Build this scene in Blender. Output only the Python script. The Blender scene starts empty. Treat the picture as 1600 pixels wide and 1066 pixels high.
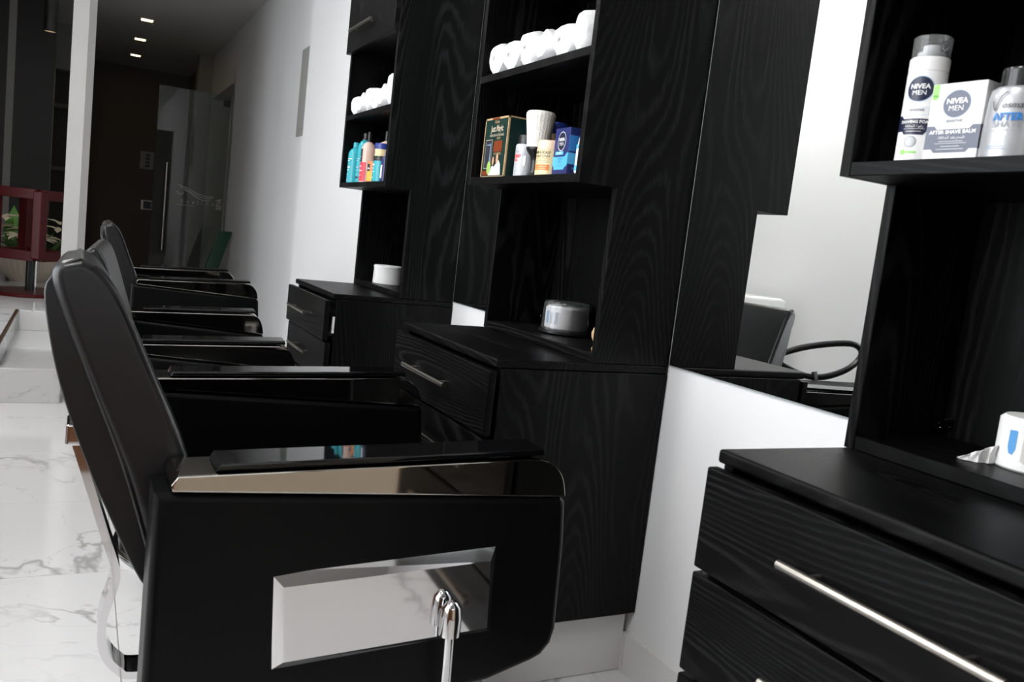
import bpy, bmesh, math, random
from mathutils import Vector, Matrix
random.seed(7)
S = bpy.context.scene
COL = S.collection
R = math.radians
PI = math.pi

# ------------------------------------------------------------------ camera
cam_d = bpy.data.cameras.new('camera')
cam = bpy.data.objects.new('camera', cam_d)
COL.objects.link(cam)
S.camera = cam
CAM = Vector((-1.2913, 0.0, 1.0552))
_pa, _ti, _ro = R(27.7884), R(-6.669), R(6.6142)
_fw = Vector((math.sin(_pa) * math.cos(_ti), math.cos(_pa) * math.cos(_ti), math.sin(_ti)))
_r = Vector((math.cos(_pa), -math.sin(_pa), 0))
_u = _r.cross(_fw)
_r2 = _r * math.cos(_ro) + _u * math.sin(_ro)
_u2 = -_r * math.sin(_ro) + _u * math.cos(_ro)
cam.matrix_world = Matrix(((_r2.x, _u2.x, -_fw.x, CAM.x), (_r2.y, _u2.y, -_fw.y, CAM.y),
                           (_r2.z, _u2.z, -_fw.z, CAM.z), (0, 0, 0, 1)))
cam_d.sensor_fit = 'HORIZONTAL'
cam_d.sensor_width = 36.0
cam_d.lens = 1304.45 / 1600 * 36.0
cam_d.clip_start = 0.02
cam_d.dof.use_dof = True
cam_d.dof.focus_distance = 2.3
cam_d.dof.aperture_fstop = 9.0

# ------------------------------------------------------------------ world, daylight, exposure
W = bpy.data.worlds.new('daylight')
S.world = W
W.use_nodes = True
W.node_tree.nodes['Background'].inputs[0].default_value = (0.75, 0.85, 1.0, 1)
W.node_tree.nodes['Background'].inputs[1].default_value = 0.6
S.view_settings.view_transform = 'Standard'
S.view_settings.look = 'None'
S.view_settings.gamma = 1
S.view_settings.use_curve_mapping = False
S.view_settings.exposure = 0.0

def area(name, loc, direction, sx, sy, power, color):
    d = bpy.data.lights.new(name, 'AREA')
    d.shape = 'RECTANGLE'
    d.size = sx
    d.size_y = sy
    d.energy = power
    d.color = color
    o = bpy.data.objects.new(name, d)
    COL.objects.link(o)
    o.location = loc
    o.rotation_euler = Vector(direction).to_track_quat('-Z', 'Y').to_euler()
    return o
# daylight entering by the shop window in the left wall and by the glazed front behind the camera
area('daylight_side_window', (-2.86, 1.75, 1.55), (1, 0, 0), 2.6, 2.0, 100, (0.97, 0.98, 1.0))
area('daylight_entrance', (-2.86, 5.45, 1.45), (1, 0, 0), 1.2, 2.2, 46, (0.97, 0.98, 1.0))
area('daylight_shop_front', (-1.3, -2.66, 1.5), (0, 1, 0), 2.3, 2.0, 14, (1.0, 0.985, 0.965))

# ------------------------------------------------------------------ materials
MATS = {}
def base(name, col, rough=0.5, metal=0.0, spec=0.5, **kw):
    m = bpy.data.materials.new(name)
    m.use_nodes = True
    b = m.node_tree.nodes['Principled BSDF']
    b.inputs['Base Color'].default_value = (*col, 1)
    b.inputs['Roughness'].default_value = rough
    b.inputs['Metallic'].default_value = metal
    b.inputs['Specular IOR Level'].default_value = spec
    for k, v in kw.items():
        b.inputs[k].default_value = v
    MATS[name] = m
    return m
def N(m, t, **kw):
    n = m.node_tree.nodes.new(t)
    for k, v in kw.items():
        setattr(n, k, v)
    return n
def L(m, a, b):
    m.node_tree.links.new(a, b)
def B(m):
    return m.node_tree.nodes['Principled BSDF']
def noise_bump(m, scale=200, strength=0.1, dist=0.002, detail=3):
    tc = N(m, 'ShaderNodeTexCoord'); nz = N(m, 'ShaderNodeTexNoise'); bp = N(m, 'ShaderNodeBump')
    nz.inputs['Scale'].default_value = scale
    nz.inputs['Detail'].default_value = detail
    bp.inputs['Strength'].default_value = strength
    bp.inputs['Distance'].default_value = dist
    L(m, tc.outputs['Object'], nz.inputs['Vector'])
    L(m, nz.outputs['Fac'], bp.inputs['Height'])
    L(m, bp.outputs['Normal'], B(m).inputs['Normal'])
    return m

def wood(name, axis, ring=52.0):
    """black stained ash: contour-line rings stretched along one axis, broken up by fine pores"""
    m = base(name, (0.004, 0.004, 0.0043), 0.42, spec=0.13)
    tc = N(m, 'ShaderNodeTexCoord'); oi = N(m, 'ShaderNodeObjectInfo')
    add = N(m, 'ShaderNodeVectorMath', operation='ADD')
    mul = N(m, 'ShaderNodeVectorMath', operation='SCALE')
    cmb = N(m, 'ShaderNodeCombineXYZ')
    for i in range(3):
        L(m, oi.outputs['Random'], cmb.inputs[i])
    L(m, cmb.outputs[0], mul.inputs[0]); mul.inputs['Scale'].default_value = 9.0
    L(m, tc.outputs['Object'], add.inputs[0]); L(m, mul.outputs[0], add.inputs[1])
    mp = N(m, 'ShaderNodeMapping'); sc = [4.2, 4.2, 4.2]; sc['xyz'.index(axis)] = 0.5
    mp.inputs['Scale'].default_value = sc
    L(m, add.outputs[0], mp.inputs['Vector'])
    nz = N(m, 'ShaderNodeTexNoise'); nz.inputs['Scale'].default_value = 1.0; nz.inputs['Detail'].default_value = 1.0
    nz.inputs['Roughness'].default_value = 0.3
    L(m, mp.outputs[0], nz.inputs['Vector'])
    mpw = N(m, 'ShaderNodeMapping'); sw = [60.0, 60.0, 60.0]; sw['xyz'.index(axis)] = 14.0
    mpw.inputs['Scale'].default_value = sw
    L(m, add.outputs[0], mpw.inputs['Vector'])
    nw = N(m, 'ShaderNodeTexNoise'); nw.inputs['Scale'].default_value = 1.0; nw.inputs['Detail'].default_value = 2.0
    L(m, mpw.outputs[0], nw.inputs['Vector'])
    wob = N(m, 'ShaderNodeMath', operation='MULTIPLY_ADD'); wob.inputs[1].default_value = 0.013
    L(m, nw.outputs['Fac'], wob.inputs[0]); L(m, nz.outputs['Fac'], wob.inputs[2])
    mm = N(m, 'ShaderNodeMath', operation='MULTIPLY'); mm.inputs[1].default_value = ring * 2 * PI
    L(m, wob.outputs[0], mm.inputs[0])
    sn = N(m, 'ShaderNodeMath', operation='SINE'); L(m, mm.outputs[0], sn.inputs[0])
    mr = N(m, 'ShaderNodeMapRange'); mr.inputs['From Min'].default_value = -0.2; mr.inputs['From Max'].default_value = 1
    L(m, sn.outputs[0], mr.inputs['Value'])
    mp2 = N(m, 'ShaderNodeMapping'); s2 = [420.0, 420.0, 420.0]; s2['xyz'.index(axis)] = 22.0
    mp2.inputs['Scale'].default_value = s2
    L(m, add.outputs[0], mp2.inputs['Vector'])
    n2 = N(m, 'ShaderNodeTexNoise'); n2.inputs['Scale'].default_value = 1.0; n2.inputs['Detail'].default_value = 2
    L(m, mp2.outputs[0], n2.inputs['Vector'])
    m3 = N(m, 'ShaderNodeMapRange'); m3.inputs['From Min'].default_value = 0.35; m3.inputs['From Max'].default_value = 0.65
    L(m, n2.outputs['Fac'], m3.inputs['Value'])
    ad = N(m, 'ShaderNodeMath', operation='MULTIPLY_ADD'); ad.inputs[1].default_value = 0.65; ad.inputs[2].default_value = 0.35
    L(m, m3.outputs[0], ad.inputs[0])
    mx = N(m, 'ShaderNodeMath', operation='MULTIPLY')
    nv = N(m, 'ShaderNodeTexNoise'); nv.inputs['Scale'].default_value = 2.6; nv.inputs['Detail'].default_value = 2.0
    L(m, mp.outputs[0], nv.inputs['Vector'])
    rv = N(m, 'ShaderNodeMapRange'); rv.inputs['From Min'].default_value = 0.36; rv.inputs['From Max'].default_value = 0.66
    rv.inputs['To Min'].default_value = 0.25; rv.inputs['To Max'].default_value = 1.15
    L(m, nv.outputs['Fac'], rv.inputs['Value'])
    mv = N(m, 'ShaderNodeMath', operation='MULTIPLY'); L(m, mr.outputs[0], mv.inputs[0]); L(m, rv.outputs[0], mv.inputs[1])
    L(m, mv.outputs[0], mx.inputs[0]); L(m, ad.outputs[0], mx.inputs[1])
    cr = N(m, 'ShaderNodeValToRGB')
    cr.color_ramp.elements[0].position = 0.05; cr.color_ramp.elements[0].color = (0.0012, 0.0012, 0.0013, 1)
    cr.color_ramp.elements[1].position = 0.8; cr.color_ramp.elements[1].color = (0.0105, 0.0105, 0.0113, 1)
    L(m, mx.outputs[0], cr.inputs['Fac']); L(m, cr.outputs['Color'], B(m).inputs['Base Color'])
    bp = N(m, 'ShaderNodeBump'); bp.inputs['Strength'].default_value = 0.3; bp.inputs['Distance'].default_value = 0.0006
    L(m, mx.outputs[0], bp.inputs['Height']); L(m, bp.outputs['Normal'], B(m).inputs['Normal'])
    return m

def marble(name, tint=(0.73, 0.73, 0.74)):
    m = base(name, tint, 0.09, spec=0.5)
    tc = N(m, 'ShaderNodeTexCoord'); oi = N(m, 'ShaderNodeObjectInfo')
    cmb = N(m, 'ShaderNodeCombineXYZ'); sc = N(m, 'ShaderNodeVectorMath', operation='SCALE'); add = N(m, 'ShaderNodeVectorMath', operation='ADD')
    for i in range(3):
        L(m, oi.outputs['Random'], cmb.inputs[i])
    L(m, cmb.outputs[0], sc.inputs[0]); sc.inputs['Scale'].default_value = 23.0
    L(m, tc.outputs['Object'], add.inputs[0]); L(m, sc.outputs[0], add.inputs[1])
    def vein(scale, width, dist):
        n = N(m, 'ShaderNodeTexNoise'); n.inputs['Scale'].default_value = scale; n.inputs['Detail'].default_value = 5
        n.inputs['Roughness'].default_value = 0.55; n.inputs['Distortion'].default_value = dist
        L(m, add.outputs[0], n.inputs['Vector'])
        s = N(m, 'ShaderNodeMath', operation='SUBTRACT'); s.inputs[1].default_value = 0.5; L(m, n.outputs['Fac'], s.inputs[0])
        a = N(m, 'ShaderNodeMath', operation='ABSOLUTE'); L(m, s.outputs[0], a.inputs[0])
        r = N(m, 'ShaderNodeMapRange'); r.inputs['From Min'].default_value = 0; r.inputs['From Max'].default_value = width
        r.inputs['To Min'].default_value = 1; r.inputs['To Max'].default_value = 0
        L(m, a.outputs[0], r.inputs['Value'])
        return r.outputs[0]
    v1 = vein(1.3, 0.013, 0.6); v2 = vein(2.6, 0.006, 1.0)
    msk = N(m, 'ShaderNodeTexNoise'); msk.inputs['Scale'].default_value = 2.2; msk.inputs['Detail'].default_value = 1
    L(m, add.outputs[0], msk.inputs['Vector'])
    mr = N(m, 'ShaderNodeMapRange'); mr.inputs['From Min'].default_value = 0.48; mr.inputs['From Max'].default_value = 0.62
    L(m, msk.outputs['Fac'], mr.inputs['Value'])
    mxv = N(m, 'ShaderNodeMath', operation='MAXIMUM'); h = N(m, 'ShaderNodeMath', operation='MULTIPLY'); h.inputs[1].default_value = 0.6
    L(m, v2, h.inputs[0]); L(m, v1, mxv.inputs[0]); L(m, h.outputs[0], mxv.inputs[1])
    f = N(m, 'ShaderNodeMath', operation='MULTIPLY'); L(m, mxv.outputs[0], f.inputs[0]); L(m, mr.outputs[0], f.inputs[1])
    f2 = N(m, 'ShaderNodeMath', operation='MULTIPLY'); f2.inputs[1].default_value = 0.75; L(m, f.outputs[0], f2.inputs[0])
    mix = N(m, 'ShaderNodeMix', data_type='RGBA')
    mix.inputs['A'].default_value = (*tint, 1); mix.inputs['B'].default_value = (0.30, 0.29, 0.29, 1)
    L(m, f2.outputs[0], mix.inputs['Factor']); L(m, mix.outputs['Result'], B(m).inputs['Base Color'])
    return m

def glass(name, tint, refl=0.08, haze=0.0):
    m = bpy.data.materials.new(name); m.use_nodes = True
    nt = m.node_tree; nt.nodes.remove(nt.nodes['Principled BSDF'])
    out = nt.nodes['Material Output']
    tr = N(m, 'ShaderNodeBsdfTransparent'); tr.inputs[0].default_value = (*tint, 1)
    gl = N(m, 'ShaderNodeBsdfGlossy'); gl.inputs['Roughness'].default_value = 0.02
    fr = N(m, 'ShaderNodeFresnel'); fr.inputs[0].default_value = 1.5
    mx = N(m, 'ShaderNodeMixShader')
    L(m, fr.outputs[0], mx.inputs[0]); L(m, tr.outputs[0], mx.inputs[1]); L(m, gl.outputs[0], mx.inputs[2])
    last = mx
    if haze:
        df = N(m, 'ShaderNodeBsdfDiffuse'); df.inputs[0].default_value = (0.8, 0.82, 0.8, 1)
        m2 = N(m, 'ShaderNodeMixShader'); m2.inputs[0].default_value = haze
        L(m, mx.outputs[0], m2.inputs[1]); L(m, df.outputs[0], m2.inputs[2]); last = m2
    L(m, last.outputs[0], out.inputs[0])
    MATS[name] = m
    return m
def emit(name, col, st):
    m = base(name, (0.8, 0.8, 0.8))
    B(m).inputs['Emission Color'].default_value = (*col, 1); B(m).inputs['Emission Strength'].default_value = st
    return m

WV = wood('black_ash_vertical', 'z')
WH = wood('black_ash_horizontal', 'y')
WX = wood('black_ash_depthwise', 'x')
MB_ = marble('marble_tile')
MR_ = marble('riser_tile', (0.68, 0.68, 0.675))
WALL = noise_bump(base('white_wall_paint', (0.83, 0.83, 0.84), 0.6, spec=0.3), 30, 0.03, 0.002)
CEIL = base('ceiling_paint', (0.62, 0.61, 0.58), 0.8, spec=0.2)
DARKW = noise_bump(base('dark_brown_wall', (0.15, 0.125, 0.10), 0.55, spec=0.25), 12, 0.04)
DARKG = base('dark_grey_panel', (0.014, 0.014, 0.0135), 0.45, spec=0.25)
TAUPE = base('taupe_wall_paint', (0.30, 0.275, 0.24), 0.6, spec=0.3)
GROUT = base('grout', (0.36, 0.32, 0.29), 0.9, spec=0.1)
KICK = base('plinth_tile', (0.74, 0.735, 0.72), 0.3)
STEEL = base('brushed_steel', (0.44, 0.41, 0.375), 0.28, 1.0)
CHROME = base('chrome', (0.80, 0.80, 0.81), 0.05, 1.0)
CHROMED = base('dark_chrome', (0.60, 0.56, 0.52), 0.05, 1.0)
LEATH = noise_bump(base('black_leather', (0.0030, 0.0032, 0.0037), 0.36, spec=0.14), 700, 0.12, 0.0006)
LEATB = noise_bump(base('back_leather', (0.0085, 0.0088, 0.0096), 0.32, spec=0.5), 700, 0.12, 0.0006)
PAD = base('black_lacquer', (0.004, 0.004, 0.0045), 0.04, spec=0.5)
PLAST = base('black_plastic', (0.008, 0.008, 0.009), 0.3)
MIRROR = base('mirror_silver', (0.90, 0.92, 0.91), 0.0, 1.0)
MEDGE = base('mirror_edge', (0.34, 0.37, 0.36), 0.25)
TOWEL = noise_bump(base('terry_cotton', (0.90, 0.90, 0.91), 0.95, spec=0.1), 380, 0.6, 0.004, 4)
PAPER = noise_bump(base('tissue_paper', (0.86, 0.86, 0.85), 0.9, spec=0.1), 160, 0.25, 0.002)
CER = base('white_ceramic', (0.86, 0.86, 0.86), 0.08)
RED = base('dark_red_lacquer', (0.06, 0.004, 0.005), 0.35, spec=0.2)
BRICKW = noise_bump(base('brown_wood', (0.23, 0.10, 0.045), 0.45), 25, 0.1)
BACKW = noise_bump(base('brown_panelling', (0.10, 0.055, 0.03), 0.6, spec=0.2), 20, 0.1)
BEIGE = base('beige_cloth', (0.70, 0.60, 0.48), 0.9, spec=0.1)
def P(name, col, rough=0.3, **k):
    return base(name, col, rough, **k)
INKW = P('ink_white', (0.85, 0.85, 0.85), 0.4); INKN = P('ink_navy', (0.012, 0.016, 0.045), 0.3)
INKS = P('ink_slate', (0.105, 0.12, 0.17), 0.35); INKG = P('ink_green', (0.30, 0.72, 0.16), 0.4)
INKB = P('ink_blue', (0.03, 0.20, 0.55), 0.35); INKLB = P('ink_pale_blue', (0.38, 0.55, 0.75), 0.4)
INKC = P('ink_cyan', (0.09, 0.46, 0.82), 0.35); INKR = P('ink_red', (0.72, 0.06, 0.06), 0.35)
INKK = P('ink_black', (0.012, 0.012, 0.013), 0.4); INKO = P('ink_orange', (0.80, 0.22, 0.04), 0.35)
INKGOLD = P('ink_gold', (0.55, 0.37, 0.20), 0.35); INKGY = P('ink_grey', (0.33, 0.34, 0.37), 0.4)
SILV = P('silver_paint', (0.44, 0.45, 0.47), 0.32, metal=0.35); WHITEP = P('white_plastic', (0.82, 0.82, 0.82), 0.3)
CREAM = P('cream_plastic', (0.82, 0.62, 0.47), 0.3); JARC = P('cream_jar', (0.80, 0.66, 0.38), 0.35)
NAVYB = P('navy_card', (0.016, 0.024, 0.13), 0.35); BLUEL = P('blue_lid', (0.02, 0.045, 0.28), 0.28)
TURQ = P('turquoise_plastic', (0.035, 0.42, 0.50), 0.25); PINKC = P('pale_pink_plastic', (0.80, 0.60, 0.52), 0.25)
GREENB = P('green_card', (0.005, 0.028, 0.020), 0.35); CARD = P('white_card', (0.84, 0.84, 0.83), 0.45)
ORNG = P('orange_label', (0.85, 0.26, 0.08), 0.35); REDL = P('red_label', (0.72, 0.05, 0.09), 0.35)
YELL = P('yellow_label', (0.85, 0.48, 0.05), 0.35); SKIN = P('print_skin', (0.62, 0.33, 0.20), 0.4); PINKW = P('print_robe', (0.80, 0.70, 0.68), 0.4)
LEAFG = P('print_leaf', (0.35, 0.55, 0.12), 0.4); BRIST = noise_bump(base('white_bristles', (0.84, 0.81, 0.77), 0.8, spec=0.2), 300, 0.5, 0.003)
CLEAR = glass('clear_plastic', (0.93, 0.94, 0.95)); PANE = glass('window_glass', (0.97, 0.98, 0.98)); DGLASS = glass('door_glass', (0.62, 0.65, 0.61), haze=0.03)
COVER = glass('clear_cover_plastic', (0.86, 0.86, 0.88), haze=0.045); CAPG = glass('hazy_cap', (0.80, 0.81, 0.83), haze=0.10); SMOKE = glass('smoked_plastic', (0.45, 0.45, 0.47)); GGREEN = glass('green_glass', (0.10, 0.35, 0.22))
GGSOL = base('green_glass_solid', (0.006, 0.05, 0.025), 0.15)
ETCH = base('etched_frost', (0.42, 0.41, 0.39), 0.7)
LEAF = noise_bump(base('leaf', (0.05, 0.12, 0.025), 0.45), 40, 0.2); PETAL = base('petal', (0.80, 0.70, 0.52), 0.6)
GREYM = base('grey_metal_cover', (0.36, 0.355, 0.34), 0.45); SWH = base('switch_plate', (0.40, 0.38, 0.34), 0.4)
EMW = emit('warm_lamp', (1.0, 0.72, 0.38), 9.0)
PLATE = base('fluted_cream', (0.52, 0.45, 0.36), 0.5)

# ------------------------------------------------------------------ mesh helpers
class G:
    """collects shapes and links them as ONE mesh object"""
    def __init__(s):
        s.bm = bmesh.new()
    def box(s, x0, x1, y0, y1, z0, z1, bev=0.0, seg=2):
        t = bmesh.new()
        bmesh.ops.create_cube(t, size=1)
        bmesh.ops.transform(t, matrix=Matrix.Translation(((x0 + x1) / 2, (y0 + y1) / 2, (z0 + z1) / 2)) @ Matrix.Diagonal((abs(x1 - x0), abs(y1 - y0), abs(z1 - z0), 1)), verts=t.verts)
        if bev:
            bmesh.ops.bevel(t, geom=t.edges[:], offset=bev, segments=seg, profile=0.5, affect='EDGES')
        return s.join(t)
    def join(s, t):
        me = bpy.data.meshes.new('tmp'); t.to_mesh(me); t.free()
        s.bm.from_mesh(me); bpy.data.meshes.remove(me)
        return s
    def prism(s, poly, y0, y1, bev=0.0, seg=2, plane='xz'):
        t = bmesh.new()
        def pt(a, b, c):
            return (a, c, b) if plane == 'xz' else ((a, b, c) if plane == 'xy' else (c, a, b))
        A = [t.verts.new(pt(a, b, y0)) for a, b in poly]; Bv = [t.verts.new(pt(a, b, y1)) for a, b in poly]
        n = len(poly)
        f1 = t.faces.new(A); f2 = t.faces.new(Bv[::-1])
        for i in range(n):
            t.faces.new((A[i], Bv[i], Bv[(i + 1) % n], A[(i + 1) % n]))
        bmesh.ops.recalc_face_normals(t, faces=t.faces[:])
        if bev:
            ed = [e for e in t.edges if (e.verts[0].co - e.verts[1].co).length > 0 and (f1 in e.link_faces or f2 in e.link_faces)]
            bmesh.ops.bevel(t, geom=ed, offset=bev, segments=seg, profile=0.5, affect='EDGES', clamp_overlap=True)
        return s.join(t)
    def lathe(s, prof, seg=24, c=(0, 0, 0), sx=1.0, sy=1.0, flute=0.0, nfl=0):
        t = bmesh.new(); rings = []
        for r, z in prof:
            if r < 1e-6:
                rings.append([t.verts.new((c[0], c[1], c[2] + z))])
            else:
                ring = []
                for i in range(seg):
                    a = 2 * PI * i / seg
                    rr = r * (1 + flute * math.cos(nfl * a)) if nfl else r
                    ring.append(t.verts.new((c[0] + rr * math.cos(a) * sx, c[1] + rr * math.sin(a) * sy, c[2] + z)))
                rings.append(ring)
        for a, b in zip(rings, rings[1:]):
            for i in range(seg):
                j = (i + 1) % seg
                if len(a) == 1 and len(b) == 1: continue
                if len(a) == 1: t.faces.new((a[0], b[i], b[j]))
                elif len(b) == 1: t.faces.new((a[i], b[0], a[j]))
                else: t.faces.new((a[i], b[i], b[j], a[j]))
        bmesh.ops.recalc_face_normals(t, faces=t.faces[:])
        return s.join(t)
    def tube(s, pts, r, seg=10, rz=None, cap=True):
        """round (or rectangular section when rz is set: r half width along y, rz half thickness) sweep"""
        t = bmesh.new(); rings = []; pts = [Vector(p) for p in pts]; up = Vector((0, 0, 1))
        prev = None
        for i, p in enumerate(pts):
            d = (pts[min(i + 1, len(pts) - 1)] - pts[max(i - 1, 0)]).normalized()
            if rz is not None:
                n1 = Vector((0, 1, 0)); n2 = d.cross(n1).normalized()
                ring = [t.verts.new(p + n1 * a * r + n2 * b * rz) for a, b in ((-1, -1), (1, -1), (1, 1), (-1, 1))]
            else:
                if prev is None:
                    n1 = d.orthogonal().normalized()
                else:
                    n1 = (prev - d * prev.dot(d)).normalized()
                prev = n1; n2 = d.cross(n1)
                ri = r[i] if isinstance(r, (list, tuple)) else r
                ring = [t.verts.new(p + (n1 * math.cos(2 * PI * k / seg) + n2 * math.sin(2 * PI * k / seg)) * ri) for k in range(seg)]
            rings.append(ring)
        for a, b in zip(rings, rings[1:]):
            n = len(a)
            for i in range(n):
                t.faces.new((a[i], a[(i + 1) % n], b[(i + 1) % n], b[i]))
        if cap:
            t.faces.new(rings[0][::-1]); t.faces.new(rings[-1])
        bmesh.ops.recalc_face_normals(t, faces=t.faces[:])
        return s.join(t)
    def raw(s, vs, fs):
        t = bmesh.new(); V = [t.verts.new(v) for v in vs]
        for f in fs:
            try: t.faces.new([V[i] for i in f])
            except ValueError: pass
        return s.join(t)
    def xf(s, mat):
        bmesh.ops.transform(s.bm, matrix=mat, verts=s.bm.verts); return s
    def map(s, fn):
        for v in s.bm.verts: v.co = fn(v.co)
        return s
    def build(s, name, mat, parent=None, smooth=True, angle=40, loc=None, **props):
        me = bpy.data.meshes.new(name); s.bm.to_mesh(me); s.bm.free()
        me.materials.append(mat)
        if smooth:
            me.polygons.foreach_set('use_smooth', [True] * len(me.polygons))
            me.set_sharp_from_angle(angle=R(angle))
        o = bpy.data.objects.new(name, me); COL.objects.link(o)
        if smooth:
            wn = o.modifiers.new('weighted_normals', 'WEIGHTED_NORMAL'); wn.keep_sharp = True; wn.weight = 80
        if parent: o.parent = parent
        if loc: o.location = loc
        for k, v in props.items(): o[k] = v
        return o
def thing(name, label, cat, loc=(0, 0, 0), rz=0.0, group=None):
    o = bpy.data.objects.new(name, None); COL.objects.link(o)
    o.empty_display_size = 0.05
    o.location = loc; o.rotation_euler = (0, 0, rz)
    o['label'] = label; o['category'] = cat
    if group: o['group'] = group
    return o
def tag(o, label, cat, group=None):
    o['label'] = label; o['category'] = cat
    if group: o['group'] = group
    return o
def struct(o):
    o['kind'] = 'structure'; return o
def copy_tree(o, parent=None):
    c = o.copy(); COL.objects.link(c); c.parent = parent
    for ch in o.children: copy_tree(ch, c)
    return c

# ---- flat print (lettering and graphics) laid on a box face or wrapped on a can
_tx = {}
def text2d(s, size, bold=0.0, sx=1.0, shear=0.0, align='CENTER'):
    key = (s, bold, align)
    if key not in _tx:
        cu = bpy.data.curves.new('t', 'FONT'); cu.body = s; cu.size = 1; cu.align_x = align; cu.offset = bold
        cu.resolution_u = 3
        ob = bpy.data.objects.new('t', cu)
        me = bpy.data.meshes.new_from_object(ob)
        vs = [(v.co.x, v.co.y) for v in me.vertices]; fs = [tuple(p.vertices) for p in me.polygons]
        bpy.data.objects.remove(ob); bpy.data.curves.remove(cu); bpy.data.meshes.remove(me)
        _tx[key] = (vs, fs)
    vs, fs = _tx[key]
    return [((x + shear * y) * size * sx, y * size) for x, y in vs], fs
def flat_face(ox, oy, oz):
    return lambda u, v, h: (ox - h, oy - u, oz + v)
def side_face(ox, oy, oz):      # face looking to -y
    return lambda u, v, h: (ox + u, oy - h, oz + v)
def can_face(r, t0=0.0, cx=0.0, cy=0.0):
    return lambda u, v, h: (cx - (r + h) * math.cos(u / r + t0), cy - (r + h) * math.sin(u / r + t0), v)
class Print:
    def __init__(s, f, h=0.0004):
        s.f = f; s.h = h; s.g = G()
    def text(s, t, u, v, size, **k):
        vs, fs = text2d(t, size, **k)
        s.g.raw([s.f(u + a, v + b, s.h) for a, b in vs], fs); return s
    def strip(s, us, lo, hi):
        vs = []; fs = []
        for u, a, b in zip(us, lo, hi): vs += [s.f(u, a, s.h), s.f(u, b, s.h)]
        for i in range(len(us) - 1): fs.append((2 * i, 2 * i + 2, 2 * i + 3, 2 * i + 1))
        s.g.raw(vs, fs); return s
    def rect(s, u0, v0, u1, v1, n=8):
        us = [u0 + (u1 - u0) * i / n for i in range(n + 1)]
        return s.strip(us, [v0] * (n + 1), [v1] * (n + 1))
    def oval(s, u, v, a, b, n=20):
        us = [u - a * math.cos(PI * i / n) for i in range(n + 1)]; hh = [b * math.sin(PI * i / n) for i in range(n + 1)]
        return s.strip(us, [v - k for k in hh], [v + k for k in hh])
    def frame(s, u0, v0, u1, v1, w):
        return s.rect(u0, v0, u1, v0 + w).rect(u0, v1 - w, u1, v1).rect(u0, v0, u0 + w, v1, 1).rect(u1 - w, v0, u1, v1, 1)
    def build(s, name, mat, parent, **p):
        return s.g.build(name, mat, parent, smooth=False, **p)

# ------------------------------------------------------------------ layout numbers
Wd = 0.612                                   # width of one station
YN = {3: 0.276, 2: 1.613, 1: 2.970}          # near side of each station
H = 0.80; D = 0.473; D2 = 0.322; D3 = 0.220; Z1 = 1.205; S1 = 1.503; ZD = 1.755; ZT = 2.25
CZ = 2.90; XL = -2.70; YB = -2.50; YE = 13.4; XR2 = 0.055

# ------------------------------------------------------------------ room shell
fl = struct(G().box(XL, 1.06, YB, YE, -0.06, -0.006).build('floor', GROUT, smooth=False))
PX, PY = 1.24, 0.622
tile_me = None
xj = [-1.165 + PX * k for k in (-2, -1, 0, 1)]; yj = [2.508 + PY * k for k in range(-9, 18)]
tiles = {}
for i in range(len(xj) - 1):
    for j in range(len(yj) - 1):
        a0, a1 = max(xj[i], XL), min(xj[i + 1], 0.05); b0, b1 = max(yj[j], YB), min(yj[j + 1], YE)
        if a1 - a0 < 0.05 or b1 - b0 < 0.05: continue
        key = (round(a1 - a0, 3), round(b1 - b0, 3))
        if key not in tiles:
            w, h = (a1 - a0) / 2 - 0.001, (b1 - b0) / 2 - 0.001
            o = G().box(-w, w, -h, h, -0.006, 0.0, 0.0006, 1).build('floor_tile', MB_, fl, smooth=False)
            tiles[key] = o.data
        else:
            o = bpy.data.objects.new('floor_tile', tiles[key]); COL.objects.link(o); o.parent = fl
        o.location = ((a0 + a1) / 2, (b0 + b1) / 2, 0)

# right wall: the station wall and, set back behind its end, the corridor wall with a doorway
struct(G().box(0, 0.12, YB, 5.805, 0, CZ).build('wall_right', WALL, smooth=False))
wr2 = struct(G().box(XR2, 0.3, 5.805, 9.45, 0, CZ).box(XR2, 0.3, 9.45, 11.2, 2.38, CZ).box(XR2 + 0.9, XR2 + 1.0, 9.0, 11.6, 0, 2.6)
       .box(XR2, XR2 + 1.0, 11.2, 11.32, 0, 2.6).box(XR2, XR2 + 1.0, 9.33, 9.45, 0, 2.6).box(0.3, XR2 + 1.0, 9.45, 11.2, 2.38, 2.5).build('wall_corridor', WALL, smooth=False))
struct(G().box(-0.11, XR2 + 0.2, 11.21, 11.5, 0, CZ).build('wall_nib', TAUPE, smooth=False))
struct(G().box(XL, 1.06, YE, YE + 0.1, 0, CZ).build('wall_end', DARKW, smooth=False))
struct(G().box(XL, 1.06, YB - 0.1, YE, CZ, CZ + 0.1).build('ceiling', CEIL, smooth=False))
struct(G().box(0.0, 0.3, 11.5, YE, 0, CZ).build('wall_corridor_far', DARKW, smooth=False))
struct(G().box(XL - 0.12, XL, YB, 0.40, 0, CZ).box(XL - 0.12, XL, 0.40, 3.10, 0, 0.5).box(XL - 0.12, XL, 0.40, 3.10, 2.6, CZ)
       .box(XL - 0.12, XL, 3.10, 4.80, 0, CZ).box(XL - 0.12, XL, 4.80, 6.10, 2.6, CZ).box(XL - 0.12, XL, 4.80, 6.10, 0, 0.299).box(XL - 0.12, XL, 6.10, 6.2, 0, CZ).build('wall_left', WALL, smooth=False))
struct(G().box(XL - 0.12, XL, 6.2, YE, 0, CZ).build('wall_left_far', DARKW, smooth=False))
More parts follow.
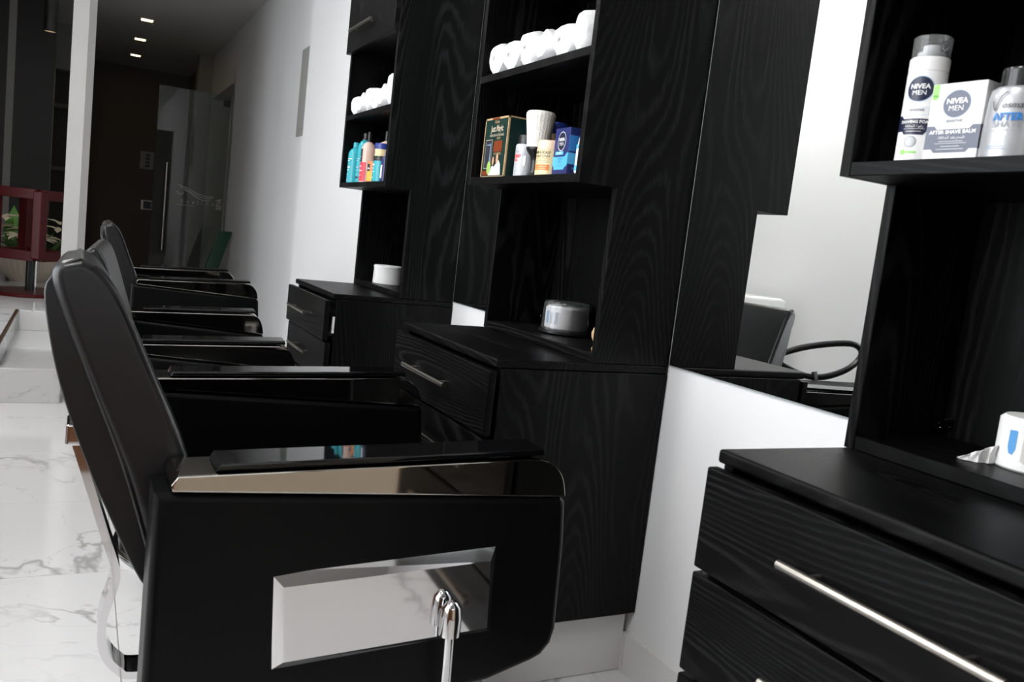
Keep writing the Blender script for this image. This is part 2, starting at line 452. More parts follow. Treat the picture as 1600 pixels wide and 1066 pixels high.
struct(G().box(XL, 0, YB - 0.12, YB, 0, 0.45).box(XL, 0, YB - 0.12, YB, 2.55, CZ).box(XL, -2.5, YB - 0.12, YB, 0.45, 2.55).box(-0.1, 0, YB - 0.12, YB, 0.45, 2.55).build('wall_back', BACKW, smooth=False))
def window(name, along, a0, a1, z0, z1, fixed, n):
    fr = G(); t = 0.05
    def bx(g, p0, p1, q0, q1, d=0.03):
        if along == 'y': g.box(fixed - d, fixed + d, p0, p1, q0, q1)
        else: g.box(p0, p1, fixed - d, fixed + d, q0, q1)
    bx(fr, a0, a1, z0, z0 + t); bx(fr, a0, a1, z1 - t, z1)
    for k in range(n + 1):
        c = a0 + (a1 - a0) * k / n
        bx(fr, max(a0, c - t / 2), min(a1, c + t / 2), z0, z1)
    o = struct(fr.build(name, GREYM, smooth=False))
    for k in range(n):
        g = G(); bx(g, a0 + (a1 - a0) * k / n + t / 2, a0 + (a1 - a0) * (k + 1) / n - t / 2, z0 + t, z1 - t, 0.004)
        g.build('pane', PANE, o, smooth=False)
window('window_1', 'y', 0.40, 3.10, 0.5, 2.6, XL - 0.06, 2)
window('window_3', 'y', 4.80, 6.10, 0.299, 2.6, XL - 0.06, 2)
window('window_2', 'x', -2.5, -0.1, 0.45, 2.55, YB - 0.06, 2)

# skirting tiles along the station wall
bbr = struct(G().box(-0.0085, 0, YB, 5.805, 0.0, 0.100).build('baseboard_right', KICK, smooth=False))
for k in range(10):
    y0 = -0.86 + PY * k
    G().box(-0.0105, -0.0085, y0 + 0.001, y0 + PY - 0.001, 0.001, 0.104).build('skirting_tile', KICK, bbr, smooth=False)

# platform with a step in its corner, clad in marble tiles
pf = struct(G().box(XL, -1.625, 4.66, 5.945, 0.0, 0.290).box(XL, -1.41, 5.945, YE, 0, 0.290).box(-1.625, -1.355, 4.665, 5.945, 0, 0.164).build('platform', GROUT, smooth=False))
def slab(n, x0, x1, y0, y1, z0, z1, mat=MR_):
    return G().box(x0, x1, y0, y1, z0, z1, 0.0006, 1).build(n, mat, pf, smooth=False)
slab('riser_tile', -1.98, -1.350, 4.652, 4.664, 0.001, 0.166)
slab('riser_tile', -1.356, -1.345, 4.664, 5.30, 0.001, 0.166); slab('riser_tile', -1.356, -1.345, 5.302, 5.943, 0.001, 0.166)
slab('tread_tile', -1.614, -1.345, 4.652, 5.262, 0.166, 0.173, MB_); slab('tread_tile', -1.614, -1.345, 5.264, 5.934, 0.166, 0.173, MB_)
slab('riser_tile', -1.614, -1.410, 5.934, 5.944, 0.174, 0.291)
slab('riser_tile', -1.624, -1.614, 4.66, 5.30, 0.174, 0.291); slab('riser_tile', -1.624, -1.614, 5.302, 5.944, 0.174, 0.291)
for k in range(2): slab('platform_tile', XL + 0.02, -1.626, 4.66 + 0.64 * k, 5.298 + 0.64 * k, 0.291, 0.299, MB_)
for k in range(6):
    slab('platform_tile', XL + 0.02, -2.04, 5.945 + 1.24 * k, 7.183 + 1.24 * k, 0.291, 0.299, MB_)
    slab('platform_tile', -2.038, -1.408, 5.935 + 1.24 * k, 7.173 + 1.24 * k, 0.291, 0.299, MB_)
G().box(-1.628, -1.610, 4.66, 5.95, 0.286, 0.3005, 0.002, 1).build('edge_trim', base('bronze_trim', (0.10, 0.06, 0.035), 0.4, 0.6), pf)
G().box(-1.37, -1.342, 4.652, 5.943, 0.1705, 0.1745, 0.001, 1).build('edge_trim', base('step_trim', (0.05, 0.05, 0.055), 0.3, 0.6), pf)

# white column at the platform edge
struct(G().prism([(-1.398, 6.02), (-1.310, 6.02), (-1.268, 6.08), (-1.268, 6.15), (-1.398, 6.15)], 0, CZ, plane='xy').build('trim_1', base('column_paint', (0.50, 0.49, 0.475), 0.6, spec=0.3), smooth=False))

# ------------------------------------------------------------------ vanity stations
WHERE = {1: 'far station, the one furthest from the camera', 2: 'middle station', 3: 'nearest station at right'}
def bar_handle(parent, x, yc, z, ln, r=0.006, out=0.022):
    g = G().tube([(x - out, yc - ln / 2, z), (x - out, yc + ln / 2, z)], r, 14)
    h = g.build('handle', STEEL, parent, label='brushed steel bar handle')
    for s in (-1, 1):
        G().tube([(x, yc + s * (ln / 2 - 0.045), z), (x - out, yc + s * (ln / 2 - 0.045), z)], 0.0042, 10).build('handle_post', STEEL, h)
    return h
def station(k):
    y0 = YN[k]; w = Wd
    lab = {1: 'small black wood drawer cabinet furthest away, white runner showing beside its top drawer',
           2: 'black wood drawer cabinet in the middle, beside the chair nearest the camera',
           3: 'black wood drawer cabinet at the right edge with a long steel handle'}[k]
    c = thing('drawer_cabinet', lab, 'cabinet', (0, y0, 0), group='black vanity cabinets')
    G().box(-D, -0.002, 0, w, H - 0.020, H, 0.005, 3).build('worktop', WH, c)
    G().box(-0.458, -0.002, 0.0, 0.018, 0.165, H - 0.021, 0.001, 1).build('side_panel', WV, c)
    G().box(-0.458, -0.002, w - 0.018, w, 0.165, H - 0.021, 0.001, 1).build('side_panel', WV, c)
    G().box(-0.440, -0.012, 0.0185, w - 0.0185, 0.166, H - 0.040).build('carcass', PLAST, c, smooth=False)
    zt = 0.774
    for i in range(4):
        dx = -0.012 if (k == 1 and i == 0) else 0.0
        d = G().box(-0.488 + dx, -0.469 + dx, -0.001, w + 0.001, zt - 0.148, zt, 0.003, 2).build('drawer', WH, c)
        bar_handle(d, -0.488 + dx, w / 2 + {1: 0.05, 2: 0.03, 3: -0.012}[k], zt - 0.073, 0.290, out=0.012 if (k == 2 and i) else 0.022)
        zt -= 0.155
    if k == 1:
        G().box(-0.466, -0.459, 0.002, 0.016, 0.655, 0.715).build('drawer_runner', WHITEP, c, label='pale metal drawer runner')
    pl = G().box(-0.400, -0.014, 0.028, w - 0.028, 0.0, 0.164).build('plinth', GROUT, c, smooth=False)
    G().box(-0.400, -0.0115, 0.0255, 0.028, 0.002, 0.150).build('plinth_tile', KICK, pl, smooth=False)
    G().box(-0.4025, -0.400, 0.0255, w - 0.0255, 0.002, 0.150).build('plinth_tile', KICK, pl, smooth=False)
    # open shelf tower standing on it
    lab = {1: 'black wood shelf tower holding turquoise bottles, furthest along the wall',
           2: 'black wood shelf tower in the middle holding the green box and white brush',
           3: 'black wood shelf tower cut off by the right edge of the photo'}[k]
    t = thing('shelf_tower', lab, 'shelf', (0, y0, H), group='black shelf towers')
    a = Z1 - H; b = ZT - H
    poly = [(-0.003, 0.0005), (-0.003, b), (-D2, b), (-D2, a), (-D3, a), (-D3, 0.0005)]
    for q in (0.0, w - 0.018):
        G().prism(poly, q, q + 0.018, 0.0012, 1).build('side_panel', WV, t)
    G().box(-0.012, -0.003, 0.0185, w - 0.0185, 0.001, b).build('back_panel', WV, t, smooth=False)
    def shelf(z0, z1, dep, n='shelf'):
        return G().box(-dep, -0.0125, 0.0182, w - 0.0182, z0, z1, 0.0012, 1).build(n, WH, t)
    shelf(0.0005, 0.022, D3 - 0.001, 'base_board')
    shelf(a, a + 0.020, D2 - 0.0005); shelf(S1 - H - 0.020, S1 - H, D2 - 0.0005); shelf(ZD - H + 0.018, ZD - H + 0.036, D2 - 0.0005)
    shelf(b - 0.018, b, D2 - 0.0005, 'top_board')
    fd = G().box(-D2 - 0.020, -D2 - 0.001, 0.001, w - 0.001, ZD - H, b, 0.0015, 1).build('flap_door', WV, t)
    bar_handle(fd, -D2 - 0.020, w / 2 + 0.06, ZD - H + 0.076, 0.295)
    for q, zz in ((w - 0.06, a + 0.03), (w - 0.035, 0.035)):
        G().box(-0.05, -0.0125, q, q + 0.018, zz, zz + 0.018, 0.002, 1).build('corner_bracket', SMOKE, t)
for k in (1, 2, 3): station(k)
def mirror(y0, y1, lab):
    m = thing('wall_mirror', lab, 'mirror', (0, y0, 0.8015), group='frameless wall mirrors')
    w = y1 - y0
    G().box(-0.0052, -0.0046, 0.003, w - 0.003, 0.003, 1.5).build('mirror_glass', MIRROR, m, smooth=False)
    G().box(-0.0045, -0.0002, 0.0, w, 0.0, 1.5015).build('mirror_edge', MEDGE, m, smooth=False)
mirror(YN[3] + Wd + 0.004, YN[2] - 0.002, 'large frameless wall mirror reflecting the black chair and white wall')
mirror(YN[2] + Wd + 0.004, YN[1] - 0.002, 'frameless wall mirror mostly hidden behind the middle shelf tower')

# ------------------------------------------------------------------ barber chairs
CS = 1.0616
def chair_fix(v):
    return Vector((v.x * CS, v.y * CS, v.z * CS - 0.065))
def smooth_poly(pts, n=6):
    """Catmull-Rom through an open list of 2-D points"""
    out = []
    P_ = [pts[0]] + pts + [pts[-1]]
    for i in range(1, len(P_) - 2):
        p0, p1, p2, p3 = P_[i - 1:i + 3]
        for k in range(n):
            t = k / n
            out.append(tuple(0.5 * (2 * p1[j] + (p2[j] - p0[j]) * t + (2 * p0[j] - 5 * p1[j] + 4 * p2[j] - p3[j]) * t * t + (3 * p1[j] - p0[j] - 3 * p2[j] + p3[j]) * t ** 3) for j in (0, 1)))
    out.append(pts[-1]); return out
def puff(poly, y0, y1, bev, seg=5):
    return G().prism(poly, y0, y1, bev, seg)
def make_chair(label):
    c = thing('barber_chair', label, 'chair', (0, 0, 0), group='black barber chairs in a row')
    def put(g, n, m, par=c, **k): return g.map(chair_fix).build(n, m, par, **k)
    # arms
    for s in (-1, 1):
        y0, y1 = (-0.375, -0.285) if s < 0 else (0.285, 0.375)
        lea = [(-0.318, 0.683), (0.298, 0.655), (0.309, 0.645), (0.316, 0.574), (0.321, 0.425)] + \
              [(0.321 - 0.05 * (1 - math.cos(a)), 0.425 - 0.055 * math.sin(a)) for a in (0.5, 1.0, 1.4)] + [(0.20, 0.348), (0.05, 0.335), (-0.30, 0.330), (-0.318, 0.345)]
        arm = put(G().prism(lea, y0, y1, 0.014, 4), 'arm', LEATH)
        top = [(0.235, 0.7197), (0.262, 0.7165), (0.283, 0.704), (0.297, 0.684), (0.304, 0.658)]
        wedge = [(-0.297, 0.685), (-0.299, 0.694), (-0.291, 0.706)] + smooth_poly(top, 4) + [(0.302, 0.6555)]
        put(G().prism(wedge, y0 - 0.001, y1 + 0.001, 0.0035, 2), 'arm_trim', CHROMED, label='dark polished metal wedge along the arm')
        pp = [(-0.243, 0.7085), (0.262, 0.7225), (0.259, 0.7325), (-0.238, 0.7185)]
        put(G().prism(pp, y0 + 0.009, y1 - 0.009, 0.003, 2), 'arm_pad', PAD, label='glossy black arm pad')
        # bevelled chrome plate on the outer side
        o = [(-0.163, 0.564), (0.189, 0.582), (0.196, 0.434), (-0.155, 0.414)]
        cx = sum(p[0] for p in o) / 4; cz = sum(p[1] for p in o) / 4
        inn = [(p[0] + (0.019 if p[0] < cx else -0.019), p[1] + (0.019 if p[1] < cz else -0.019)) for p in o]
        yo = s * 0.375; 
        vs = [(x, yo - s * 0.004, z) for x, z in o] + [(x, s * (0.384 if x < cx else 0.394), z) for x, z in inn]
        fs = [(4, 5, 6, 7), (0, 1, 5, 4), (1, 2, 6, 5), (2, 3, 7, 6), (3, 0, 4, 7)]
        g = G().raw(vs, fs); bmesh.ops.recalc_face_normals(g.bm, faces=g.bm.faces[:])
        put(g, 'side_plate', CHROME, arm, smooth=False, label='bevelled chrome plate on the outside of the arm')
    # seat
    seat = put(G().box(-0.27, 0.305, -0.282, 0.282, 0.36, 0.50, 0.035, 4), 'seat', LEATH)
    put(G().tube([(-0.2, -0.27, 0.49), (0.28, -0.27, 0.49), (0.292, -0.25, 0.49), (0.292, 0.25, 0.49), (0.28, 0.27, 0.49), (-0.2, 0.27, 0.49)], 0.004, 6), 'piping', LEATH, seat)
    # backrest: a leaning shell whose upper front rolls over, with a puffed rear panel and a separate headrest
    fr = smooth_poly([(-0.258, 0.46), (-0.262, 0.60), (-0.270, 0.703), (-0.328, 0.838), (-0.366, 0.920), (-0.392, 0.958), (-0.418, 0.972)], 4)
    re = smooth_poly([(-0.440, 0.966), (-0.452, 0.945), (-0.432, 0.880), (-0.396, 0.790), (-0.352, 0.683), (-0.315, 0.56), (-0.300, 0.47)], 4)
    back = put(puff(fr + re, -0.268, 0.268, 0.020, 4), 'backrest', LEATB)
    rp = smooth_poly([(-0.430, 0.962), (-0.458, 0.935), (-0.454, 0.88), (-0.436, 0.80), (-0.402, 0.70), (-0.360, 0.60), (-0.322, 0.52), (-0.300, 0.50)], 4) + \
         smooth_poly([(-0.290, 0.56), (-0.335, 0.683), (-0.380, 0.79), (-0.42, 0.90)], 3)
    put(puff(rp, -0.252, 0.252, 0.022, 4), 'rear_panel', LEATB, back)
    for yy in (-0.258, 0.258):
        sm = smooth_poly([(-0.418, 0.970), (-0.440, 0.955), (-0.438, 0.925), (-0.400, 0.815), (-0.352, 0.690), (-0.315, 0.57)], 4)
        put(G().tube([(x, yy + (0.004 if yy > 0 else -0.004), z) for x, z in sm], 0.0035, 6), 'piping', LEATB, back)
        sf = smooth_poly([(-0.400, 0.962), (-0.368, 0.922), (-0.330, 0.840), (-0.272, 0.705)], 4)
        put(G().tube([(x - 0.004, yy * 1.028, z) for x, z in sf], 0.003, 6), 'piping', LEATB, back)
    hr = [(x + 0.012, z - 0.046) for x, z in [(-0.384, 0.955), (-0.345, 0.872), (-0.352, 0.860), (-0.372, 0.862), (-0.468, 0.925), (-0.474, 0.952), (-0.462, 0.972), (-0.43, 0.981), (-0.402, 0.976)]]
    hd = put(puff(hr, -0.150, 0.150, 0.016, 4), 'headrest', LEATB)
    put(G().tube([(-0.335, -0.05, 0.816), (-0.335, 0.05, 0.816)], 0.004, 8), 'headrest_bar', CHROME, hd)
    # chrome strap behind the back
    st = smooth_poly([(-0.4035, 0.668), (-0.385, 0.610), (-0.352, 0.505), (-0.331, 0.438), (-0.333, 0.405), (-0.346, 0.350), (-0.343, 0.298), (-0.318, 0.259), (-0.280, 0.246), (-0.10, 0.250)], 6)
    strap = put(G().tube([(x - 0.008, 0, z) for x, z in st], 0.030, rz=0.0065), 'back_strap', CHROME, smooth=True, angle=50)
    put(G().box(-0.424, -0.400, -0.036, 0.036, 0.655, 0.690, 0.004, 2), 'strap_end', CHROME, strap)
    # base and footrest
    put(G().box(-0.20, 0.20, -0.16, 0.16, 0.315, 0.36, 0.006, 2), 'seat_plate', PLAST)
    col = put(G().lathe([(0, 0.095), (0.055, 0.095), (0.055, 0.24), (0.04, 0.245), (0.04, 0.33), (0, 0.33)], 28), 'pump_column', CHROME)
    put(G().lathe([(0, 0.0612), (0.295, 0.0612), (0.305, 0.072), (0.28, 0.082), (0.10, 0.100), (0.06, 0.12), (0, 0.12)], 48), 'base_disc', CHROME)
    fr_ = put(G().tube([(0.10, -0.13, 0.33), (0.20, -0.13, 0.325), (0.26, -0.13, 0.17), (0.29, -0.13, 0.12), (0.29, 0.13, 0.12), (0.26, 0.13, 0.17), (0.20, 0.13, 0.325), (0.10, 0.13, 0.33)], 0.013, 10), 'footrest', CHROME)
    put(G().box(0.19, 0.305, -0.145, 0.145, 0.118, 0.142, 0.006, 2).xf(Matrix.Rotation(R(0), 4, 'Y')), 'foot_plate', PLAST, fr_)
    lv = put(G().tube([(0.0, -0.10, 0.300), (0.06, -0.25, 0.285), (0.112, -0.408, 0.30), (0.104, -0.412, 0.47)], 0.0082, 12), 'pump_lever', CHROME)
    put(G().lathe([(0.011, 0), (0.0165, 0.001), (0.0165, 0.030), (0.0135, 0.045), (0.007, 0.053), (0, 0.055)], 18, (0.104, -0.412, 0.459)), 'lever_knob', CHROME, lv)
    return c
ch = make_chair('black leather barber chair nearest the camera, chrome plate on its arm')
ch.location = (-0.848, 1.587, 0)
c2 = copy_tree(ch); c2.location = (-0.940, 2.713, 0.002); c2.scale = (0.68, 1, 1); c2.rotation_euler = (0, 0, R(-3.5)); c2['label'] = 'black leather barber chair in the middle of the row, behind the nearest chair'
for q in c2.children:
    if q.name.split('.')[0] in ('backrest', 'headrest'): q.location.z -= 0.05
c1 = copy_tree(ch); c1.location = (-0.790, 4.548, 0.013); c1.scale = (0.85, 1, 1); c1['label'] = 'black leather barber chair furthest away in the row, near the corridor'

for q in c1.children:
    if q.name.split('.')[0] in ('backrest', 'headrest'): q.location.z -= 0.045
for q in ch.children:                        # the nearest chair's loose back leans a little to its far side
    if q.name.split('.')[0] in ('backrest', 'headrest'):
        q.rotation_euler.x = R(-2.2); q.location.y = -0.034; q.location.z = -0.010; q.location.x = 0.003

# ------------------------------------------------------------------ rolled towels
def towel(seed, ln=0.19):
    rnd = random.Random(seed); t = bmesh.new(); n = 28; rings = []
    prof = [(0, 0.0), (0.35, 0.000), (0.70, 0.004), (0.90, 0.014), (0.99, 0.030), (1.0, 0.06), (0.97, 0.12), (1.0, 0.16), (0.93, 0.18), (0.0, 0.185)]
    ph = [rnd.uniform(0, 6.3) for _ in range(4)]
    for pr, x in prof:
        ring = []
        for i in range(n):
            a = 2 * PI * i / n
            w = 1 + 0.06 * math.sin(2 * a + ph[0]) + 0.045 * math.sin(3 * a + ph[1] + x * 20) + 0.03 * math.sin(7 * a + ph[2] + 40 * x)
            ring.append(t.verts.new((x - 0.004 * math.sin(9 * pr + ph[3] + a), 0.0435 * pr * w * math.cos(a), 0.0475 * pr * w * math.sin(a))))
        rings.append(ring)
    for a, b in zip(rings, rings[1:]):
        for i in range(n): t.faces.new((a[i], a[(i + 1) % n], b[(i + 1) % n], b[i]))
    bmesh.ops.remove_doubles(t, verts=t.verts[:], dist=0.0005)
    bmesh.ops.recalc_face_normals(t, faces=t.faces[:])
    zmin = min(v.co.z for v in t.verts)
    for v in t.verts: v.co.z = max(v.co.z - zmin - 0.004, 0)
    return t
ORD = ['leftmost', 'second from left', 'third from left', 'fourth from left', 'fifth from left', 'rightmost']
TW = []
for i in range(6):
    g = G(); g.join(towel(i)); TW.append(g.build('rolled_towel', TOWEL))
    # visible tuck of the outer end
    g = G().tube([(0.012, 0.030 - 0.012 * k, 0.020 + 0.012 * k + 0.004 * math.sin(k)) for k in range(5)], 0.004, 6)
    g.build('towel_fold', TOWEL, TW[i])
for i, o in enumerate(TW):
    o.location = (-0.314, YN[2] + 0.539 - 0.0895 * i, S1 + 0.0003)
    o.scale = (1, 0.97, 0.93 + 0.04 * (i % 3))
    tag(o, f'white rolled towel, {ORD[i]} of six on the upper shelf of the middle tower', 'towel', 'rolled towels on the middle tower')
for i in range(6):
    o = copy_tree(TW[(i * 2 + 1) % 6]); o.location = (-0.314, YN[1] + 0.536 - 0.0895 * i, S1 + 0.0003)
    o.scale = (1, 1.0, (0.95, 1.0, 1.04, 1.0, 1.06, 1.3)[i])
    tag(o, f'white rolled towel, {ORD[i]} of six on the upper shelf of the far tower', 'towel', 'rolled towels on the far tower')

# ------------------------------------------------------------------ products
ZS = Z1 + 0.0203
def lathe_obj(t, n, prof, mat, seg=28, sx=1, sy=1, **k):
    return G().lathe(prof, seg, sx=sx, sy=sy).build(n, mat, t, **k)

# --- nearest station: shaving foam can, balm carton, after shave bottle, amber bottle
t = thing('shaving_foam_can', 'tall white and navy shaving foam can with a clear cap on the nearest shelf', 'can', (-0.284, 0.797, ZS), R(22))
r = 0.0258
can = lathe_obj(t, 'can_body', [(0, 0), (r - 0.002, 0), (r, 0.002), (r, 0.128), (r - 0.001, 0.130), (0, 0.130)], WHITEP, 40)
lathe_obj(t, 'collar', [(0, 0.130), (r, 0.130), (r, 0.148), (r - 0.003, 0.151), (0, 0.151)], WHITEP, 40)
lathe_obj(t, 'nozzle', [(0, 0.151), (0.018, 0.151), (0.0175, 0.158), (0.012, 0.159), (0.0115, 0.168), (0, 0.168)], WHITEP, 24)
lathe_obj(t, 'clear_cap', [(r - 0.0015, 0.149), (r - 0.001, 0.178), (r - 0.003, 0.180), (0, 0.180)], CAPG, 40)
t.scale = (0.98, 0.98, 0.93)
f = can_face(r)
Print(f, 0.0002).oval(0, 0.103, 0.0185, 0.0185, 28).build('badge_ring', INKLB, can)
Print(f, 0.0004).oval(0, 0.103, 0.0175, 0.0175, 28).build('badge', INKN, can)
Print(f, 0.0007).text('NIVEA', 0, 0.1035, 0.0092, bold=0.03).text('MEN', 0, 0.0945, 0.0092).build('lettering', INKW, can)
us = [-0.034 + 0.068 * i / 16 for i in range(17)]
Print(f, 0.0003).strip(us, [0.043 if abs(u) > 0.016 else 0.038 for u in us], [0.066 if abs(u) > 0.017 else 0.061 for u in us]).build('band', INKN, can)
Print(f, 0.0006).text('SHAVING FOAM', 0.001, 0.0545, 0.0058, bold=0.03).text('\uFE94\uFED7\uFEFC\uFEA4\uFEDF\uFE8D \uFE93\uFEEE\uFECF\uFEAD', 0, 0.0485, 0.0052).rect(-0.014, 0.0462, 0.014, 0.0466).rect(-0.010, 0.0425, 0.010, 0.0431).build('lettering', INKW, can)
Print(f, 0.0006).text('SENSITIVE', 0, 0.0715, 0.0045, bold=0.02).build('lettering', INKS, can)
Print(f, 0.0004).frame(-0.016, 0.066, 0.016, 0.077, 0.0004).build('label_frame', INKLB, can)
Print(f, 0.0003).oval(-0.002, 0.028, 0.0085, 0.0085).build('seal', INKGY, can)
Print(f, 0.0004).oval(-0.002, 0.028, 0.0065, 0.0065).build('seal_face', P('seal_grey', (0.52, 0.53, 0.55)), can)
Print(f, 0.0003).rect(-0.012, 0.0115, 0.008, 0.0145).oval(-0.010, 0.013, 0.004, 0.004).build('leaf_mark', INKG, can)

t = thing('balm_carton', 'white and slate after shave balm carton on the nearest shelf', 'box', (-0.281, 0.735, ZS), R(4)); t.scale = (0.95, 0.97, 0.915)
bw, bh = 0.0375, 0.1085
bx = G().box(-0.021, 0.021, -bw, bw, 0, bh, 0.0006, 1).build('carton', CARD, t, smooth=False)
f = flat_face(-0.021, 0, 0)
us = [-bw, -0.0265, -0.0225, 0.0225, 0.0265, bw]
Print(f, 0.0003).strip(us, [0.016, 0.016, 0.011, 0.011, 0.016, 0.016], [0.049, 0.049, 0.044, 0.044, 0.049, 0.049]).build('band', INKS, bx)
sf = side_face(0, -bw, 0)
Print(sf, 0.0003).rect(-0.0205, 0.016, 0.0205, 0.049).build('band', INKN, bx)
Print(f, 0.0002).oval(0, 0.079, 0.0195, 0.0195, 28).build('badge_ring', INKLB, bx)
Print(f, 0.0004).oval(0, 0.079, 0.0188, 0.0188, 28).build('badge', INKS, bx)
Print(f, 0.0007).text('NIVEA', 0, 0.0795, 0.0105, bold=0.03).text('MEN', 0, 0.0695, 0.0105).build('lettering', INKW, bx)
Print(f, 0.0007).text('AFTER SHAVE BALM', 0, 0.0375, 0.0073, bold=0.03).text('\uFE94\uFED7\uFEFC\uFEA4\uFEDF\uFE8D \uFEAA\uFECC\uFE91 \uFEE2\uFEB4\uFEE0\uFE91', 0, 0.0305, 0.0058).rect(-0.017, 0.0265, 0.017, 0.0270).rect(-0.022, 0.0237, 0.022, 0.0242).rect(-0.013, 0.0195, 0.013, 0.0201).rect(-0.019, 0.0155, 0.019, 0.0161).build('lettering', INKW, bx)
Print(f, 0.0005).text('SENSITIVE', 0, 0.0535, 0.0052, bold=0.02).build('lettering', INKS, bx)
Print(f, 0.0003).rect(-bw + 0.001, 0.090, -bw + 0.010, bh - 0.0005).oval(-bw + 0.0055, 0.090, 0.0045, 0.004).build('corner_flash', INKG, bx)
Print(f, 0.0004).oval(-0.006, 0.002, 0.004, 0.0018).build('leaf_mark', INKG, bx)

t = thing('after_shave_bottle', 'silver after shave bottle with a dark cap on the nearest shelf', 'bottle', (-0.282, 0.667, ZS), R(18)); t.scale = (1, 1, 0.95)
body = lathe_obj(t, 'bottle_body', [(0, 0), (0.031, 0), (0.0325, 0.002), (0.0325, 0.040), (0.031, 0.075), (0.029, 0.088), (0.024, 0.092), (0, 0.092)], SILV, 40, 0.8, 1.0)
lathe_obj(t, 'cap', [(0, 0.0915), (0.021, 0.0915), (0.0215, 0.113), (0.020, 0.1165), (0, 0.119)], base('dark_cap', (0.02, 0.02, 0.021), 0.12), 32, 0.85, 1.0)
f0 = can_face(0.0328)
f = lambda u, v, h: (f0(u, v, h)[0] * 0.8 - 0.0004, f0(u, v, h)[1], v)
pk = Print(f, 0.0006).text('osman', 0.006, 0.063, 0.011, shear=0.25)
def stroke(p, pts, w):
    for (a, b), (c_, d) in zip(pts, pts[1:]):
        n = math.hypot(c_ - a, d - b) or 1; nx, ny = -(d - b) / n * w, (c_ - a) / n * w
        p.g.raw([p.f(a + nx, b + ny, p.h), p.f(a - nx, b - ny, p.h), p.f(c_ - nx, d - ny, p.h), p.f(c_ + nx, d + ny, p.h)], [(0, 1, 2, 3)])
stroke(pk, [(-0.020, 0.072), (-0.018, 0.064), (-0.016, 0.060), (-0.013, 0.070), (-0.010, 0.078), (-0.006, 0.082), (-0.003, 0.083)], 0.0006)
pk.build('lettering', INKK, body)
Print(f, 0.0006).text('AFTER', 0.0, 0.0475, 0.0128, bold=0.04, sx=0.92).rect(-0.020, 0.0145, 0.0, 0.0149).rect(-0.020, 0.0115, 0.003, 0.0119).build('lettering', INKB, body)
Print(f, 0.0006).text('SHAVE', 0.0, 0.0385, 0.0112, sx=0.98).rect(-0.020, 0.0348, 0.018, 0.0351).build('lettering', INKGY, body)

t = thing('amber_bottle', 'small amber glass bottle cut off by the right edge of the nearest shelf', 'bottle', (-0.288, 0.588, ZS))
lathe_obj(t, 'bottle_body', [(0, 0), (0.0215, 0), (0.0225, 0.002), (0.0225, 0.045), (0.018, 0.055), (0.010, 0.060), (0, 0.060)], base('amber', (0.30, 0.20, 0.05), 0.15), 24)
lathe_obj(t, 'cap', [(0, 0.0595), (0.0105, 0.0595), (0.0105, 0.078), (0, 0.079)], PLAST, 20)

# --- middle station shelf
t = thing('green_carton', 'dark green and gold hair product carton on the middle tower', 'box', (-0.262, 2.118, ZS), R(0))
gw, gh, gd = 0.0735, 0.164, 0.036
bx = G().box(-gd, gd, -gw, gw, 0, gh, 0.0006, 1).build('carton', GREENB, t, smooth=False)
f = flat_face(-gd, 0, 0); sf = side_face(0, -gw, 0)
Print(f, 0.0003).frame(-gw, 0, gw, gh, 0.005).build('gold_border', INKGOLD, bx)
Print(sf, 0.0003).frame(-gd, 0, gd, gh, 0.004).build('gold_border', INKGOLD, bx)
Print(f, 0.0005).text('Just Magic', 0.006, 0.126, 0.024, bold=0.02, sx=0.78).text('restorative oil formula', 0.006, 0.1125, 0.013, sx=0.75).frame(-0.058, 0.026, -0.016, 0.105, 0.0014).build('lettering', P('ink_cream', (0.62, 0.52, 0.40)), bx)
Print(f, 0.0004).rect(-0.0565, 0.0275, -0.0175, 0.1035).build('picture_panel', P('ink_slate_dark', (0.03, 0.032, 0.05)), bx)
Print(f, 0.0006).rect(-0.026, 0.045, -0.0235, 0.095).rect(-0.050, 0.090, -0.026, 0.0915).build('picture_line', INKLB, bx)
Print(f, 0.0004).rect(-0.005, 0.070, 0.046, 0.100).rect(-0.064, 0.008, -0.024, 0.020).rect(-0.030, gh - 0.0055, 0.016, gh - 0.0005).build('red_panel', P('ink_rust', (0.22, 0.04, 0.012)), bx)
Print(f, 0.0005).text('100% NATURAL', 0.022, 0.062, 0.009, sx=0.75).text('NEW', 0.02, 0.104, 0.009).text('Vitale', 0, 0.148, 0.013, shear=0.2).build('lettering', INKGOLD, bx)
Print(f, 0.0006).strip([-0.024, -0.014, -0.004, 0.008, 0.020, 0.034, 0.046, 0.052], [0.007] * 8, [0.007, 0.020, 0.034, 0.030, 0.038, 0.048, 0.036, 0.008]).build('printed_robes', PINKW, bx)
Print(f, 0.0007).oval(0.024, 0.052, 0.007, 0.014).oval(0.0, 0.046, 0.006, 0.012).build('printed_faces', SKIN, bx)
Print(f, 0.0008).oval(-0.024, 0.028, 0.012, 0.018).build('printed_leaf', LEAFG, bx)

t = thing('silver_spray_bottle', 'pale silver bottle with black cap between green carton and brush', 'bottle', (-0.268, 1.983, ZS), R(10))
body = lathe_obj(t, 'bottle_body', [(0, 0), (0.028, 0), (0.029, 0.002), (0.029, 0.082), (0.027, 0.086), (0, 0.087)], P('pale_silver', (0.50, 0.51, 0.55), 0.3), 32)
lathe_obj(t, 'cap', [(0, 0.0865), (0.0235, 0.0865), (0.024, 0.107), (0.022, 0.110), (0, 0.110)], PLAST, 32)
f = can_face(0.029)
Print(f).text('PUMP', -0.004, 0.050, 0.013, bold=0.03).text('GEL', -0.004, 0.041, 0.010, bold=0.02).build('lettering', INKR, body)
Print(f).text('Vosman', -0.004, 0.064, 0.008, shear=0.2).rect(-0.015, 0.034, 0.006, 0.0345).rect(-0.014, 0.018, 0.002, 0.0185).build('lettering', INKGY, body)

